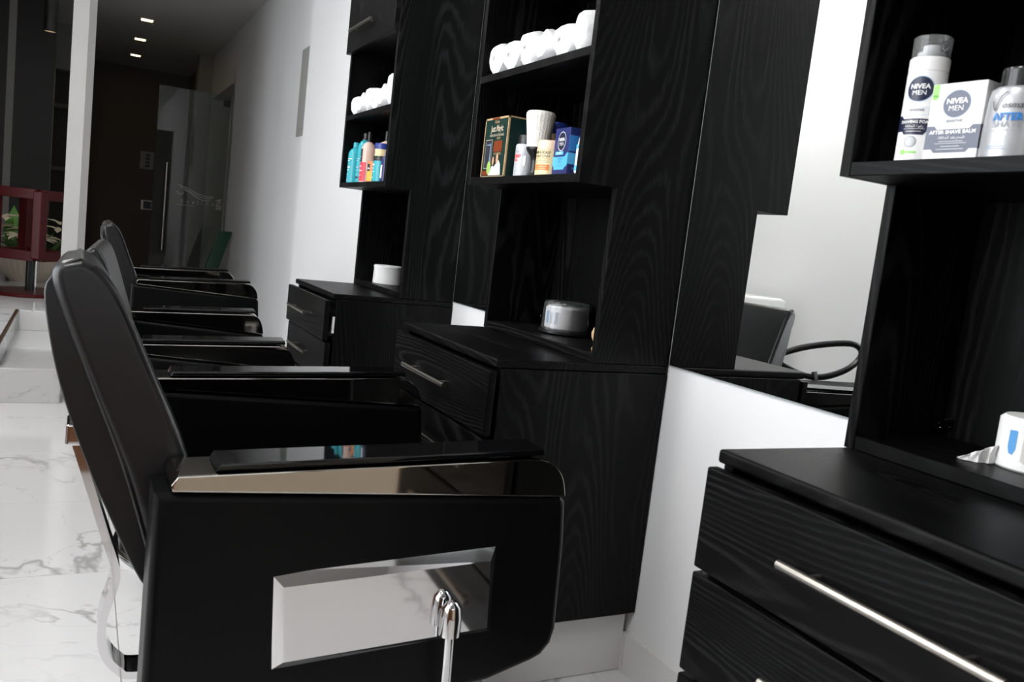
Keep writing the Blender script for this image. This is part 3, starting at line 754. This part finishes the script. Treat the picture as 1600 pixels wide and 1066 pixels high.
t = thing('neck_brush', 'white bristled neck duster brush with black handle standing on the shelf', 'brush', (-0.272, 1.917, ZS))
lathe_obj(t, 'brush_handle', [(0, 0), (0.021, 0), (0.022, 0.004), (0.016, 0.012), (0.0125, 0.020), (0.0135, 0.040), (0.0165, 0.052), (0.0255, 0.064), (0.0285, 0.070), (0.0285, 0.0755), (0, 0.0755)], PLAST, 28)
G().lathe([(0, 0.0755), (0.0275, 0.0755), (0.031, 0.11), (0.037, 0.154), (0.037, 0.160), (0.033, 0.165), (0.015, 0.168), (0, 0.168)], 72, flute=0.018, nfl=24).build('bristles', BRIST, t)
lb = thing('cable_tag', 'small white plastic tag with a thin wire at the brush handle', 'tag', (-0.296, 1.930, ZS))
G().box(-0.004, 0.0, -0.006, 0.006, 0.028, 0.052, 0.001, 1).build('tag_plate', WHITEP, lb)
G().tube([(-0.002, 0.0, 0.030), (-0.004, 0.002, 0.018), (-0.002, 0.006, 0.008), (0.002, 0.014, 0.001)], 0.0012, 6).build('wire', WHITEP, lb)

t = thing('blue_lid_jar', 'cream jar with a blue lid standing behind the brush and blue carton', 'jar', (-0.200, 1.957, ZS), R(15))
body = lathe_obj(t, 'jar_body', [(0, 0), (0.028, 0), (0.0295, 0.004), (0.0295, 0.118), (0.028, 0.122), (0, 0.122)], JARC, 36)
lathe_obj(t, 'lid', [(0, 0.122), (0.031, 0.122), (0.031, 0.148), (0.028, 0.152), (0, 0.152)], BLUEL, 36)
f = can_face(0.0295)
Print(f).oval(-0.006, 0.103, 0.020, 0.018).build('label_patch', INKC, body)
Print(f, 0.0008).oval(0.0, 0.108, 0.013, 0.009).build('label_patch', INKR, body)
Print(f, 0.0011).oval(0.012, 0.094, 0.006, 0.007).oval(-0.02, 0.097, 0.004, 0.004).build('label_patch', INKW, body)

t = thing('conditioner_jar', 'short yellow labelled hair and scalp conditioner jar with a beige lid', 'jar', (-0.283, 1.822, ZS), R(16))
body = lathe_obj(t, 'jar_body', [(0, 0), (0.034, 0), (0.0355, 0.002), (0.0355, 0.062), (0, 0.063)], JARC, 36)
lathe_obj(t, 'lid', [(0, 0.0625), (0.035, 0.0625), (0.035, 0.080), (0.032, 0.084), (0, 0.085)], CREAM, 36)
f = can_face(0.0355)
Print(f).text('HAIR & SCALP', 0.002, 0.051, 0.0092, bold=0.02, sx=0.85).text('CONDITIONER', 0.002, 0.042, 0.0088, sx=0.8).rect(-0.020, 0.033, 0.024, 0.0337).rect(-0.022, 0.029, 0.022, 0.0297).build('lettering', INKK, body)
Print(f).rect(-0.020, 0.012, 0.026, 0.025).rect(-0.022, 0.038, 0.026, 0.039).build('orange_panel', INKO, body)
Print(f, 0.0007).rect(-0.014, 0.020, 0.020, 0.0212).rect(-0.016, 0.015, 0.018, 0.0162).build('lettering', P('ink_pale_yellow', (0.8, 0.6, 0.3)), body)
Print(f).oval(-0.028, 0.030, 0.005, 0.012).build('leaf_mark', LEAFG, body)

t = thing('blue_carton', 'navy and sky blue grooming carton standing right on the middle tower', 'box', (-0.274, 1.745, ZS), R(-2))
bw, bh, bd = 0.036, 0.110, 0.026
bx = G().box(-bd, bd, -bw, bw, 0, bh, 0.0006, 1).build('carton', NAVYB, t, smooth=False)
f = flat_face(-bd, 0, 0); sf = side_face(0, -bw, 0)
us = [-bw, -0.030, -0.026, 0.022, 0.027, bw]
Print(f, 0.0003).strip(us, [0.022, 0.022, 0.013, 0.013, 0.019, 0.022], [0.044, 0.044, 0.043, 0.043, 0.049, 0.053]).build('band', INKC, bx)
Print(sf, 0.0003).rect(-bd, 0.026, bd, 0.052).build('band', INKC, bx)
Print(sf, 0.0003).rect(-bd, 0.056, bd, 0.092).build('band', INKB, bx)
Print(sf, 0.0005).text('100 ml e', 0.0, 0.014, 0.008).build('lettering', INKLB, bx)
Print(f, 0.0003).oval(0, 0.079, 0.0195, 0.0225, 24).build('badge_ring', INKW, bx)
Print(f, 0.0005).oval(0, 0.079, 0.0180, 0.0210, 24).build('badge', INKN, bx)
Print(f, 0.0008).text('NIVEA', 0, 0.0795, 0.0105, bold=0.03, sx=0.95).text('MEN', 0, 0.069, 0.0105).build('lettering', INKW, bx)
Print(f, 0.0005).rect(-0.026, 0.0475, 0.014, 0.0555).build('panel', INKC, bx)
Print(f, 0.0007).text('PROTECT', -0.006, 0.0495, 0.006, bold=0.02).build('lettering', INKW, bx)
Print(f, 0.0007).text('INTENSE', 0, 0.036, 0.006).text('GEL', 0, 0.029, 0.008).rect(-0.014, 0.0245, 0.014, 0.0250).rect(-0.018, 0.021, 0.018, 0.0215).build('lettering', INKS, bx)

t = thing('white_blue_bottle', 'white and pale blue bottle half hidden by the near panel of the middle tower', 'bottle', (-0.283, 1.658, ZS))
body = lathe_obj(t, 'bottle_body', [(0, 0), (0.020, 0), (0.024, 0.006), (0.024, 0.055), (0.020, 0.082), (0.010, 0.098), (0, 0.099)], WHITEP, 28)
lathe_obj(t, 'cap', [(0, 0.0985), (0.0095, 0.0985), (0.0095, 0.104), (0.011, 0.106), (0.009, 0.135), (0, 0.137)], P('sky_cap', (0.25, 0.60, 0.75)), 20)
lathe_obj(t, 'collar', [(0.0098, 0.099), (0.0108, 0.099), (0.0108, 0.104), (0.0098, 0.104)], INKR, 20)
Print(can_face(0.024)).rect(-0.02, 0.008, 0.02, 0.020).rect(-0.02, 0.058, 0.02, 0.066).build('label_band', INKC, body)

# --- far station shelf
def bottle(lab, x, y, prof, mat, capprof=None, capm=None, prints=(), rz=12, name='hair_bottle'):
    t = thing(name, lab, 'bottle' if 'bottle' in name else 'jar', (x, y, ZS), R(rz), group='bottles on the far tower')
    b = lathe_obj(t, 'bottle_body' if 'bottle' in name else 'jar_body', prof, mat, 26)
    if capprof: lathe_obj(t, 'cap', capprof, capm, 20)
    for fn, m, n in prints: 
        p = Print(can_face(max(q[0] for q in prof))); fn(p); p.build(n, m, b)
    return t
def prof(r, h, sh, neck):
    return [(0, 0), (r - 0.002, 0), (r, 0.003), (r, h - sh), (r * 0.94, h - sh * 0.65), (r * 0.72, h - sh * 0.25), (neck, h), (0, h)]
wl = lambda p: p.rect(-0.020, 0.098, 0.018, 0.101).rect(-0.020, 0.090, 0.006, 0.093).text('moist', -0.004, 0.062, 0.014, bold=0.02).rect(-0.020, 0.053, 0.010, 0.055).rect(-0.020, 0.035, 0.0, 0.037).rect(-0.020, 0.010, 0.0, 0.012)
bottle('shorter turquoise bottle with turquoise cap, leftmost on the far tower', -0.281, 3.512, prof(0.031, 0.148, 0.030, 0.012), TURQ,
       [(0, 0.1475), (0.0135, 0.1475), (0.0135, 0.170), (0, 0.172)], TURQ, [(wl, INKW, 'lettering')])
bottle('taller turquoise bottle with black cap, second from left on the far tower', -0.262, 3.445, prof(0.032, 0.180, 0.036, 0.013), TURQ,
       [(0, 0.1795), (0.0165, 0.1795), (0.0165, 0.184), (0.013, 0.186), (0.013, 0.207), (0, 0.208)], PLAST,
       [(wl, INKLB, 'lettering'), (lambda p: p.rect(-0.012, 0.020, 0.012, 0.028), INKN, 'lettering')])
lab1 = [(lambda p: p.rect(-0.030, 0.006, 0.026, 0.082), REDL, 'label_panel'), (lambda p: p.rect(-0.030, 0.0825, 0.006, 0.135), INKK, 'label_panel')]
t = bottle('pale pink bottle with red label and slim black cap on the far tower', -0.276, 3.352, prof(0.030, 0.165, 0.034, 0.010), PINKC,
       [(0, 0.1645), (0.0085, 0.1645), (0.0085, 0.205), (0, 0.206)], PLAST, lab1)
Print(can_face(0.030), 0.0009).text('hair', -0.010, 0.100, 0.013).rect(-0.022, 0.064, 0.006, 0.067).rect(-0.022, 0.046, 0.010, 0.050).rect(-0.022, 0.028, 0.004, 0.030).build('lettering', INKW, t.children[0])
lab2 = [(lambda p: p.rect(-0.034, 0.006, 0.034, 0.092), ORNG, 'label_panel'), (lambda p: p.rect(-0.034, 0.0925, -0.010, 0.132), INKK, 'label_panel')]
bottle('large cream bottle with orange label and slim black cap on the far tower', -0.228, 3.275, prof(0.038, 0.172, 0.042, 0.010), PINKC,
       [(0, 0.1715), (0.009, 0.1715), (0.009, 0.210), (0, 0.211)], PLAST, lab2)
t = bottle('short yellow and orange jar in front of the cream bottle on the far tower', -0.292, 3.205, [(0, 0), (0.026, 0), (0.027, 0.002), (0.027, 0.078), (0, 0.079)], ORNG, None, None,
       [(lambda p: p.rect(-0.026, 0.004, 0.026, 0.040), YELL, 'label_panel'), (lambda p: p.rect(-0.020, 0.041, 0.010, 0.068), INKK, 'label_panel')], name='styling_jar')
Print(can_face(0.027), 0.0009).text('make', -0.005, 0.048, 0.013, bold=0.02).build('lettering', INKW, t.children[0])
bottle('low turquoise jar with black lid, lower of two stacked on the far tower', -0.288, 3.130, [(0, 0), (0.032, 0), (0.033, 0.003), (0.033, 0.078), (0, 0.079)], TURQ,
       [(0, 0.0785), (0.033, 0.0785), (0.033, 0.096), (0, 0.0965)], PLAST, [(lambda p: p.rect(-0.018, 0.060, 0.004, 0.066).rect(-0.018, 0.048, 0.0, 0.052).rect(-0.018, 0.036, 0.002, 0.039).rect(-0.018, 0.012, -0.002, 0.016), INKW, 'lettering')], name='styling_jar')
t = bottle('cream jar with blue lid stacked on the low turquoise jar', -0.288, 3.130, [(0, 0.0), (0.031, 0.0), (0.031, 0.026), (0, 0.026)], JARC,
       [(0, 0.026), (0.032, 0.026), (0.032, 0.046), (0.030, 0.048), (0, 0.048)], BLUEL, [(lambda p: p.oval(-0.016, 0.013, 0.012, 0.011), INKC, 'label_patch')], name='styling_jar')
t.location.z = ZS + 0.0966
Print(can_face(0.031), 0.0009).oval(-0.012, 0.015, 0.006, 0.008).build('label_patch', INKR, t.children[0])
bottle('navy bottle rightmost on the far tower, partly hidden by its near panel', -0.288, 3.055, prof(0.026, 0.098, 0.020, 0.012), NAVYB,
       [(0, 0.0975), (0.013, 0.0975), (0.013, 0.112), (0, 0.113)], BLUEL, [(lambda p: p.rect(-0.012, 0.012, 0.004, 0.060), INKW, 'label_panel')])

# ------------------------------------------------------------------ paper rolls on the tower bases
ZR = H + 0.0223
def roll(t, r, h, z0, mat=PAPER):
    o = G().lathe([(r * 0.30, z0 + h), (r * 0.30, z0 + h - 0.02), (0, z0 + h - 0.02)], 20).lathe([(r * 0.30, z0 + h), (r - 0.006, z0 + h), (r, z0 + h - 0.006), (r, z0 + 0.003), (r - 0.003, z0), (0, z0)], 36).build('paper_roll', mat, t)
    return o
t = thing('neck_paper_roll', 'white neck paper roll with blue marks and loose end at the right edge', 'paper roll', (-0.083, 0.676, ZR), R(30)); t.scale = (0.94, 0.94, 0.90)
o = roll(t, 0.055, 0.082, 0)
SBLUE = P('ink_soft_blue', (0.10, 0.33, 0.68), 0.6); SGREY = P('ink_soft_grey', (0.60, 0.58, 0.56), 0.7)
for u in (-0.036, 0.012, 0.055): Print(can_face(0.055)).strip([u - 0.006, u - 0.003, u + 0.003, u + 0.007], [0.036, 0.026, 0.024, 0.034], [0.062, 0.062, 0.063, 0.062]).build('blue_mark', SBLUE, o)
for u in (-0.014, 0.033): Print(can_face(0.055)).strip([u - 0.006, u, u + 0.006], [0.018, 0.014, 0.02], [0.064, 0.066, 0.064]).build('grey_mark', SGREY, o)
vs = []; fs = []
for i in range(13):
    q = i / 12; wv = 0.003 * math.sin(i * 1.7); hh = 0.034 * (1 - q) ** 0.8 + 0.003
    yy = 0.045 + 0.055 * q; xx = -0.012 - 0.03 * math.sin(q * 2.2) + wv
    vs += [(xx, yy, 0.001), (xx + 0.006 * math.sin(i * 2.1), yy, hh * 0.55), (xx + wv, yy - 0.004, hh)]
    if i:
        b = 3 * i
        fs += [(b - 3, b, b + 1, b - 2), (b - 2, b + 1, b + 2, b - 1)]
g = G().raw(vs, fs); bmesh.ops.solidify(g.bm, geom=g.bm.faces[:], thickness=0.0008)
g.build('loose_end', PAPER, t)

t = thing('paper_roll_holder', 'white paper roll under a clear cover on a black round base in the middle tower', 'paper roll', (-0.092, 1.972, ZR), R(20)); t.scale = (1.1, 1.1, 1.0)
lathe_obj(t, 'base_plate', [(0, 0), (0.062, 0), (0.067, 0.004), (0.067, 0.010), (0.060, 0.014), (0, 0.014)], PLAST, 40)
o = roll(t, 0.053, 0.062, 0.0142)
p = Print(can_face(0.053))
for u in (-0.020,): p.rect(u - 0.005, 0.028, u + 0.005, 0.062)
p.build('blue_mark', INKLB, o)
PGREY = P('ink_pale_grey', (0.62, 0.64, 0.68), 0.7)
for u in (-0.004, 0.010): Print(can_face(0.053)).rect(u - 0.005, 0.028, u + 0.005, 0.060).build('grey_mark', PGREY, o)
lathe_obj(t, 'clear_cover', [(0.061, 0.0142), (0.059, 0.080), (0.055, 0.088), (0, 0.090)], COVER, 40)
t = thing('wood_chip_nub', 'pale rounded stand-in knob behind the clear paper roll holder', 'nub', (-0.190, 1.656, ZR))  # rounded piece added in place of chipped pale wood on the panel edge
lathe_obj(t, 'nub', [(0, 0), (0.011, 0), (0.013, 0.006), (0.008, 0.014), (0.0085, 0.020), (0.015, 0.032), (0.0165, 0.044), (0.012, 0.056), (0, 0.059)], base('pale_wood', (0.62, 0.42, 0.24), 0.5), 20)

t = thing('paper_roll_holder', 'plain white round paper roll box in the far tower', 'paper roll', (-0.128, 3.405, ZR))
lathe_obj(t, 'drum', [(0, 0), (0.060, 0), (0.061, 0.003), (0.059, 0.066), (0, 0.066)], WHITEP, 40)
lathe_obj(t, 'lid', [(0, 0.066), (0.061, 0.066), (0.061, 0.073), (0.057, 0.077), (0.012, 0.077), (0.012, 0.079), (0, 0.079)], WHITEP, 40)

# ------------------------------------------------------------------ far end: corridor
t = thing('glass_door', 'clear glass door standing open across the corridor, etched wave logo', 'door', (XR2 - 0.01, 9.52, 0))
leaf = G().box(-0.70, 0.0, -0.005, 0.005, 0.02, 2.24).build('glass_leaf', DGLASS, t, smooth=False)
G().box(-0.07, 0.0, -0.012, 0.012, 2.13, 2.20, 0.002, 1).build('hinge_patch', PLAST, t)
G().box(-0.07, 0.0, -0.012, 0.012, 0.03, 0.10, 0.002, 1).build('hinge_patch', PLAST, t)
hd = G().tube([(-0.585, -0.05, 0.56), (-0.585, -0.05, 1.47)], 0.014, 12).build('pull_handle', STEEL, t)
for z in (0.72, 1.31): G().tube([(-0.585, -0.05, z), (-0.585, 0, z)], 0.007, 8).build('handle_post', STEEL, hd)
g = Print(lambda u, v, h: (u, -0.0055 - h, v), 0.0005)
def wave(dy, x0, x1, w):
    n = 26; pts = [(x0 + (x1 - x0) * i / n, 1.20 + dy + 0.045 * math.cos(0.3 + 3.4 * i / n)) for i in range(n + 1)]
    stroke(g, pts, w)
wave(0.012, -0.46, -0.10, 0.004); wave(-0.010, -0.44, -0.12, 0.003); wave(-0.035, -0.40, -0.14, 0.004)
stroke(g, [(-0.47, 1.19), (-0.45, 1.165), (-0.42, 1.165), (-0.40, 1.185)], 0.003)
stroke(g, [(-0.46, 1.052), (-0.28, 1.052)], 0.002)
g.text('S  e  a  l  i  n  e', -0.26, 1.075, 0.055)
vs, fs = text2d('SPA', 0.075, bold=0.02)
g.g.raw([g.f(-0.02 - b, 1.10 + a, 0.0005) for a, b in vs], fs)
g.build('etched_logo', ETCH, leaf)
t = tag(G().prism([(-0.31, 0), (-0.185, 0), (0.05, 0.84), (-0.075, 0.84)], 0, 0.05).build('green_glass_sheet', GGSOL, smooth=False), 'dark green glass sheet leaning on the corridor wall behind the furthest chair', 'glass sheet')
t.location = (0, 8.80, 0)
eb = thing('fuse_box', 'flat grey fuse box cover high on the right wall past the far station', 'fuse box', (XR2, 5.90, 1.63))
cv = G().box(-0.012, 0.0, 0.0, 0.32, 0.0, 0.61, 0.002, 1).build('cover', GREYM, eb)
G().box(-0.016, -0.012, 0.022, 0.298, 0.045, 0.555, 0.0015, 1).build('hatch', GREYM, eb)
G().box(-0.0175, -0.016, 0.06, 0.075, 0.50, 0.52).build('latch', PLAST, eb)
rc = []
for i, (x, y) in enumerate(((-0.792, 9.812), (-0.790, 11.036), (-0.776, 12.294))):
    t = thing('recessed_light', ('square recessed ceiling light nearest the salon, topmost of three', 'middle of the three square recessed ceiling lights in the corridor', 'furthest and lowest of the three recessed corridor ceiling lights')[i], 'ceiling light', (x, y, CZ), group='corridor ceiling lights')
    fr = G()
    for a, b, c, d in ((-0.07, 0.07, -0.07, -0.055), (-0.07, 0.07, 0.055, 0.07), (-0.07, -0.055, -0.055, 0.055), (0.055, 0.07, -0.055, 0.055)): fr.box(a, b, c, d, -0.006, -0.0002)
    fr.build('trim_ring', CEIL, t, smooth=False)
    G().box(-0.054, 0.054, -0.054, 0.054, -0.005, -0.0003).build('diffuser', EMW, t, smooth=False)
t = thing('switch_panel', 'pale wall plate with four switches beside the glass door handle', 'switch', (-0.50, YE, 1.50))
G().box(-0.09, 0.09, -0.012, 0, 0, 0.25, 0.003, 1).build('plate', SWH, t)
for k in range(4): G().box(-0.02, 0.04, -0.016, -0.012, 0.03 + 0.052 * k, 0.065 + 0.052 * k).build('rocker', PLAST, t, smooth=False)
t = thing('door_keypad', 'small square keypad with shiny rim low on the dark end wall', 'keypad', (-0.47, YE, 0.92))
G().box(-0.075, 0.075, -0.02, 0, 0, 0.14, 0.004, 1).build('rim', STEEL, t)
G().box(-0.045, 0.065, -0.024, -0.02, 0.015, 0.125).build('screen', INKN, t, smooth=False)

# ------------------------------------------------------------------ far left: platform furniture
t = thing('lantern_stand', 'dark red wooden lantern box on a black pole by the white column', 'lantern', (-1.60, 6.86, 0.299), R(58))
hw, hb, ht = 0.165, 0.265, 0.735
fg = G()
for sx in (-1, 1):
    for sy in (-1, 1):
        G().box(sx * hw - 0.036, sx * hw + 0.036, sy * hw - 0.036, sy * hw + 0.036, hb, ht, 0.012, 3).build('corner_post', RED, t)
for sgn in (-1, 1):
    for z0, z1 in ((hb - 0.015, hb + 0.055), (ht - 0.060, ht + 0.010)):
        G().box(-hw + 0.02, hw - 0.02, sgn * hw - 0.022, sgn * hw + 0.022, z0, z1, 0.005, 2).build('rail', RED, t)
        G().box(sgn * hw - 0.022, sgn * hw + 0.022, -hw + 0.02, hw - 0.02, z0, z1, 0.005, 2).build('rail', RED, t)
G().tube([(0, 0, 0.02), (0, 0, hb)], 0.028, 16).build('pole', PLAST, t)
G().tube([(0.055, 0.0, 0.02), (0.055, 0.0, hb)], 0.012, 12).build('pole', CHROME, t)
G().box(-hw + 0.02, hw - 0.02, -hw + 0.02, hw - 0.02, hb - 0.008, hb + 0.006).build('floor_panel', RED, t, smooth=False)
G().lathe([(0, 0), (0.265, 0), (0.27, 0.010), (0.26, 0.024), (0, 0.026)], 32).build('foot_board', RED, t)
pl = thing('fluted_planter', 'fluted cream planter bowl behind the red lantern stand', 'planter', (-1.66, 7.75, 0.299))
G().lathe([(0, 0), (0.12, 0.0), (0.13, 0.02), (0.20, 0.09), (0.25, 0.18), (0.265, 0.26), (0.25, 0.262), (0.235, 0.24), (0, 0.22)], 96, flute=0.012, nfl=32).build('bowl', PLATE, pl)
fg = G(); rnd = random.Random(3)
def leaf(g, base_, d, ln, w, bend):
    d = Vector(d).normalized(); side = d.cross(Vector((0, 0, 1)))
    if side.length < 0.1: side = Vector((1, 0, 0))
    side.normalize(); up = side.cross(d); vs = []; n = 5
    for i in range(n + 1):
        q = i / n; p = Vector(base_) + d * ln * q - up * bend * ln * q * q; ww = w * math.sin(PI * (0.08 + 0.92 * q) ** 0.8) * 0.5
        vs += [p - side * ww, p + up * ww * 0.4, p + side * ww]
    fs = []
    for i in range(n):
        b = 3 * i; fs += [(b, b + 3, b + 4, b + 1), (b + 1, b + 4, b + 5, b + 2)]
    g.raw([tuple(v) for v in vs], fs)
for i in range(34):
    a = rnd.uniform(0, 6.28); r_ = rnd.uniform(0.02, 0.20)
    leaf(fg, (r_ * math.cos(a), r_ * math.sin(a), 0.23), (math.cos(a) * 0.9, math.sin(a) * 0.9, rnd.uniform(0.4, 1.6)), rnd.uniform(0.14, 0.24), 0.05, rnd.uniform(-0.2, 0.5))
fg.build('foliage', LEAF, pl)
for i in range(13):
    a = 2 * PI * i / 13 + rnd.uniform(-0.2, 0.2); r_ = rnd.uniform(0.08, 0.23) if i % 3 else 0.22
    b0 = (r_ * math.cos(a), r_ * math.sin(a), 0.33 + rnd.uniform(0, 0.08) + (0.10 if i % 4 == 0 else 0)); g = G()
    for k in range(6):
        q = 2 * PI * k / 6
        leaf(g, b0, (math.cos(a) * 0.5 + math.cos(q), math.sin(a) * 0.5 + math.sin(q), 0.5), 0.115, 0.06, 0.6)
    g.build('lily_flower', PETAL, pl, label='cream lily flower')
g = G(); leaf(g, (-0.10, 0.05, 0.24), (-0.05, 0.05, 1), 0.36, 0.15, 0.15); g.build('large_leaf', P('bright_leaf', (0.10, 0.26, 0.04), 0.45), pl, label='broad bright green leaf')
# smoked panels, pendant and shelving deeper on the platform
pn = thing('dark_partition', 'tall dark grey partition panel behind the red lantern', 'partition', (-1.76, 9.0, 0.299))
G().box(-0.13, 0.185, 0, 0.05, 0, CZ - 0.30).build('panel', DARKG, pn, smooth=False)
G().box(-0.19, -0.13, 0, 0.06, 0, CZ - 0.30).build('edge_strip', base('pale_frame', (0.16, 0.155, 0.14), 0.5), pn, smooth=False)
G().box(-0.94, -0.19, 0, 0.05, 0, CZ - 0.30).build('panel', DARKG, pn, smooth=False)
G().box(0.185, 0.19, 0.0, 0.05, 0, 1.86).build('edge_line', base('dull_line', (0.07, 0.07, 0.065), 0.4), pn, smooth=False)
pd = thing('pendant_lamp', 'black cylinder pendant lamp hanging beside the white column', 'pendant lamp', (-1.572, 7.5, 2.232))
G().lathe([(0.040, 0.0), (0.047, 0.0), (0.047, 0.42), (0.044, 0.424), (0, 0.424)], 28).build('shade', base('black_metal', (0.003, 0.003, 0.003), 0.5), pd)
G().lathe([(0, 0.004), (0.040, 0.004), (0.040, 0.010), (0, 0.010)], 24).build('bulb_disc', emit('amber_lamp', (1.0, 0.6, 0.3), 0.35), pd)
G().tube([(0, 0, 0.424), (0, 0, CZ - 2.232)], 0.005, 8).build('cord', PLAST, pd)
su = thing('wall_shelving', 'dim shelving with pale boards seen between partition and white column', 'shelving', (-1.6, 11.0, 0.299))
G().box(-0.20, 0.30, 0.20, 0.23, 0, 2.10).build('back_board', base('dim_olive', (0.045, 0.042, 0.032), 0.6), su, smooth=False)
for z in (1.00, 1.70): G().box(-0.20, 0.30, 0.0, 0.20, z - 0.02, z + 0.025).build('shelf_board', base('pale_board', (0.17, 0.15, 0.11), 0.6), su, smooth=False)
G().box(-0.20, 0.30, 0.0, 0.24, 2.10, 2.60).build('fascia', base('grey_fascia', (0.28, 0.28, 0.28), 0.6), su, smooth=False)

# ------------------------------------------------------------------ left side of the room, seen in the mirror
t = thing('shampoo_chair', 'black padded waiting chair with looped arm, seen reflected in the large mirror', 'chair', (-2.16, 2.82, -0.0), R(4))
G().box(-0.27, 0.27, -0.27, 0.27, 0.42, 0.53, 0.03, 3).build('seat', LEATH, t)
G().box(-0.24, 0.24, -0.24, 0.24, 0.0, 0.42, 0.01, 1).build('plinth', PLAST, t)
G().box(-0.33, -0.25, -0.26, 0.26, 0.46, 0.92, 0.03, 3).build('backrest', LEATH, t)
for s in (-1, 1):
    pts = smooth_poly([(0.30, 0.64), (0.08, 0.70), (-0.20, 0.73), (-0.29, 0.68), (-0.22, 0.60), (-0.06, 0.545), (0.10, 0.548), (0.28, 0.61), (0.30, 0.64)], 5)
    G().tube([(x, s * 0.29, z) for x, z in pts], 0.017, 10).build('arm_loop', PLAST, t)
    G().tube([(0.02, s * 0.29, 0.566), (0.02, s * 0.25, 0.47)], 0.015, 8).build('arm_bracket', PLAST, t)
t = thing('wash_basin', 'white ceramic wash basin behind the chairs, seen reflected in the large mirror', 'basin', (-2.36, 4.10, 0))
G().prism([(-0.20, 0.50), (-0.24, 0.885), (-0.20, 0.905), (0.22, 0.905), (0.25, 0.885), (0.20, 0.62), (0.05, 0.50)], -0.30, 0.30, 0.02, 3).build('bowl', CER, t)
G().box(-0.20, 0.12, -0.22, 0.22, 0, 0.50, 0.02, 2).build('pedestal', CER, t)
# behind the camera: unseen brown door and counter, added to tint the chrome reflections
d1 = struct(G().box(XL - 0.02, XL + 0.035, -2.0, -1.0, 0, 2.05, 0.004, 1).build('reflection_door', BRICKW, smooth=False))
G().tube([(XL + 0.035, -1.12, 1.0), (XL + 0.08, -1.12, 1.0), (XL + 0.08, -1.25, 1.0)], 0.010, 8).build('door_handle', STEEL, d1)
t = thing('reflection_counter', 'unseen brown wooden counter with beige front behind the camera', 'counter', (-1.10, -0.62, 0))
G().box(-0.80, 0.95, -0.27, 0.26, 0, 0.93, 0.004, 1).build('body', BRICKW, t, smooth=False)
G().box(0.10, 0.945, 0.26, 0.27, 0.04, 0.91, 0.002, 1).build('front_panel', BEIGE, t, smooth=False)
G().box(-0.92, -0.62, 0.26, 1.15, 0, 0.93, 0.004, 1).build('counter_return', BRICKW, t, smooth=False)
G().box(-0.83, 0.98, -0.30, 0.29, 0.93, 0.96, 0.006, 2).build('top', BRICKW, t)
G().box(-0.95, -0.60, 0.29, 1.18, 0.93, 0.96, 0.006, 2).build('top', BRICKW, t)

# unseen glowing panels added overhead to brighten the walls and floor
for i, y in enumerate((0.4, 2.2, 4.0)):
    t = thing('fill_panel_light', ('nearest of three unseen white panels added as fill light', 'middle of three unseen white panels added as fill light', 'furthest of three unseen white panels added as fill light')[i], 'ceiling light', (-2.0, y, CZ), group='added fill panels')
    fr = G()
    for a, b, c, d in ((-0.31, 0.31, -0.31, -0.29), (-0.31, 0.31, 0.29, 0.31), (-0.31, -0.29, -0.29, 0.29), (0.29, 0.31, -0.29, 0.29)): fr.box(a, b, c, d, -0.012, -0.0002)
    fr.build('frame', WHITEP, t, smooth=False)
    G().box(-0.289, 0.289, -0.289, 0.289, -0.010, -0.0003).build('diffuser', emit('panel_glow', (1.0, 0.98, 0.95), 26.0), t, smooth=False)
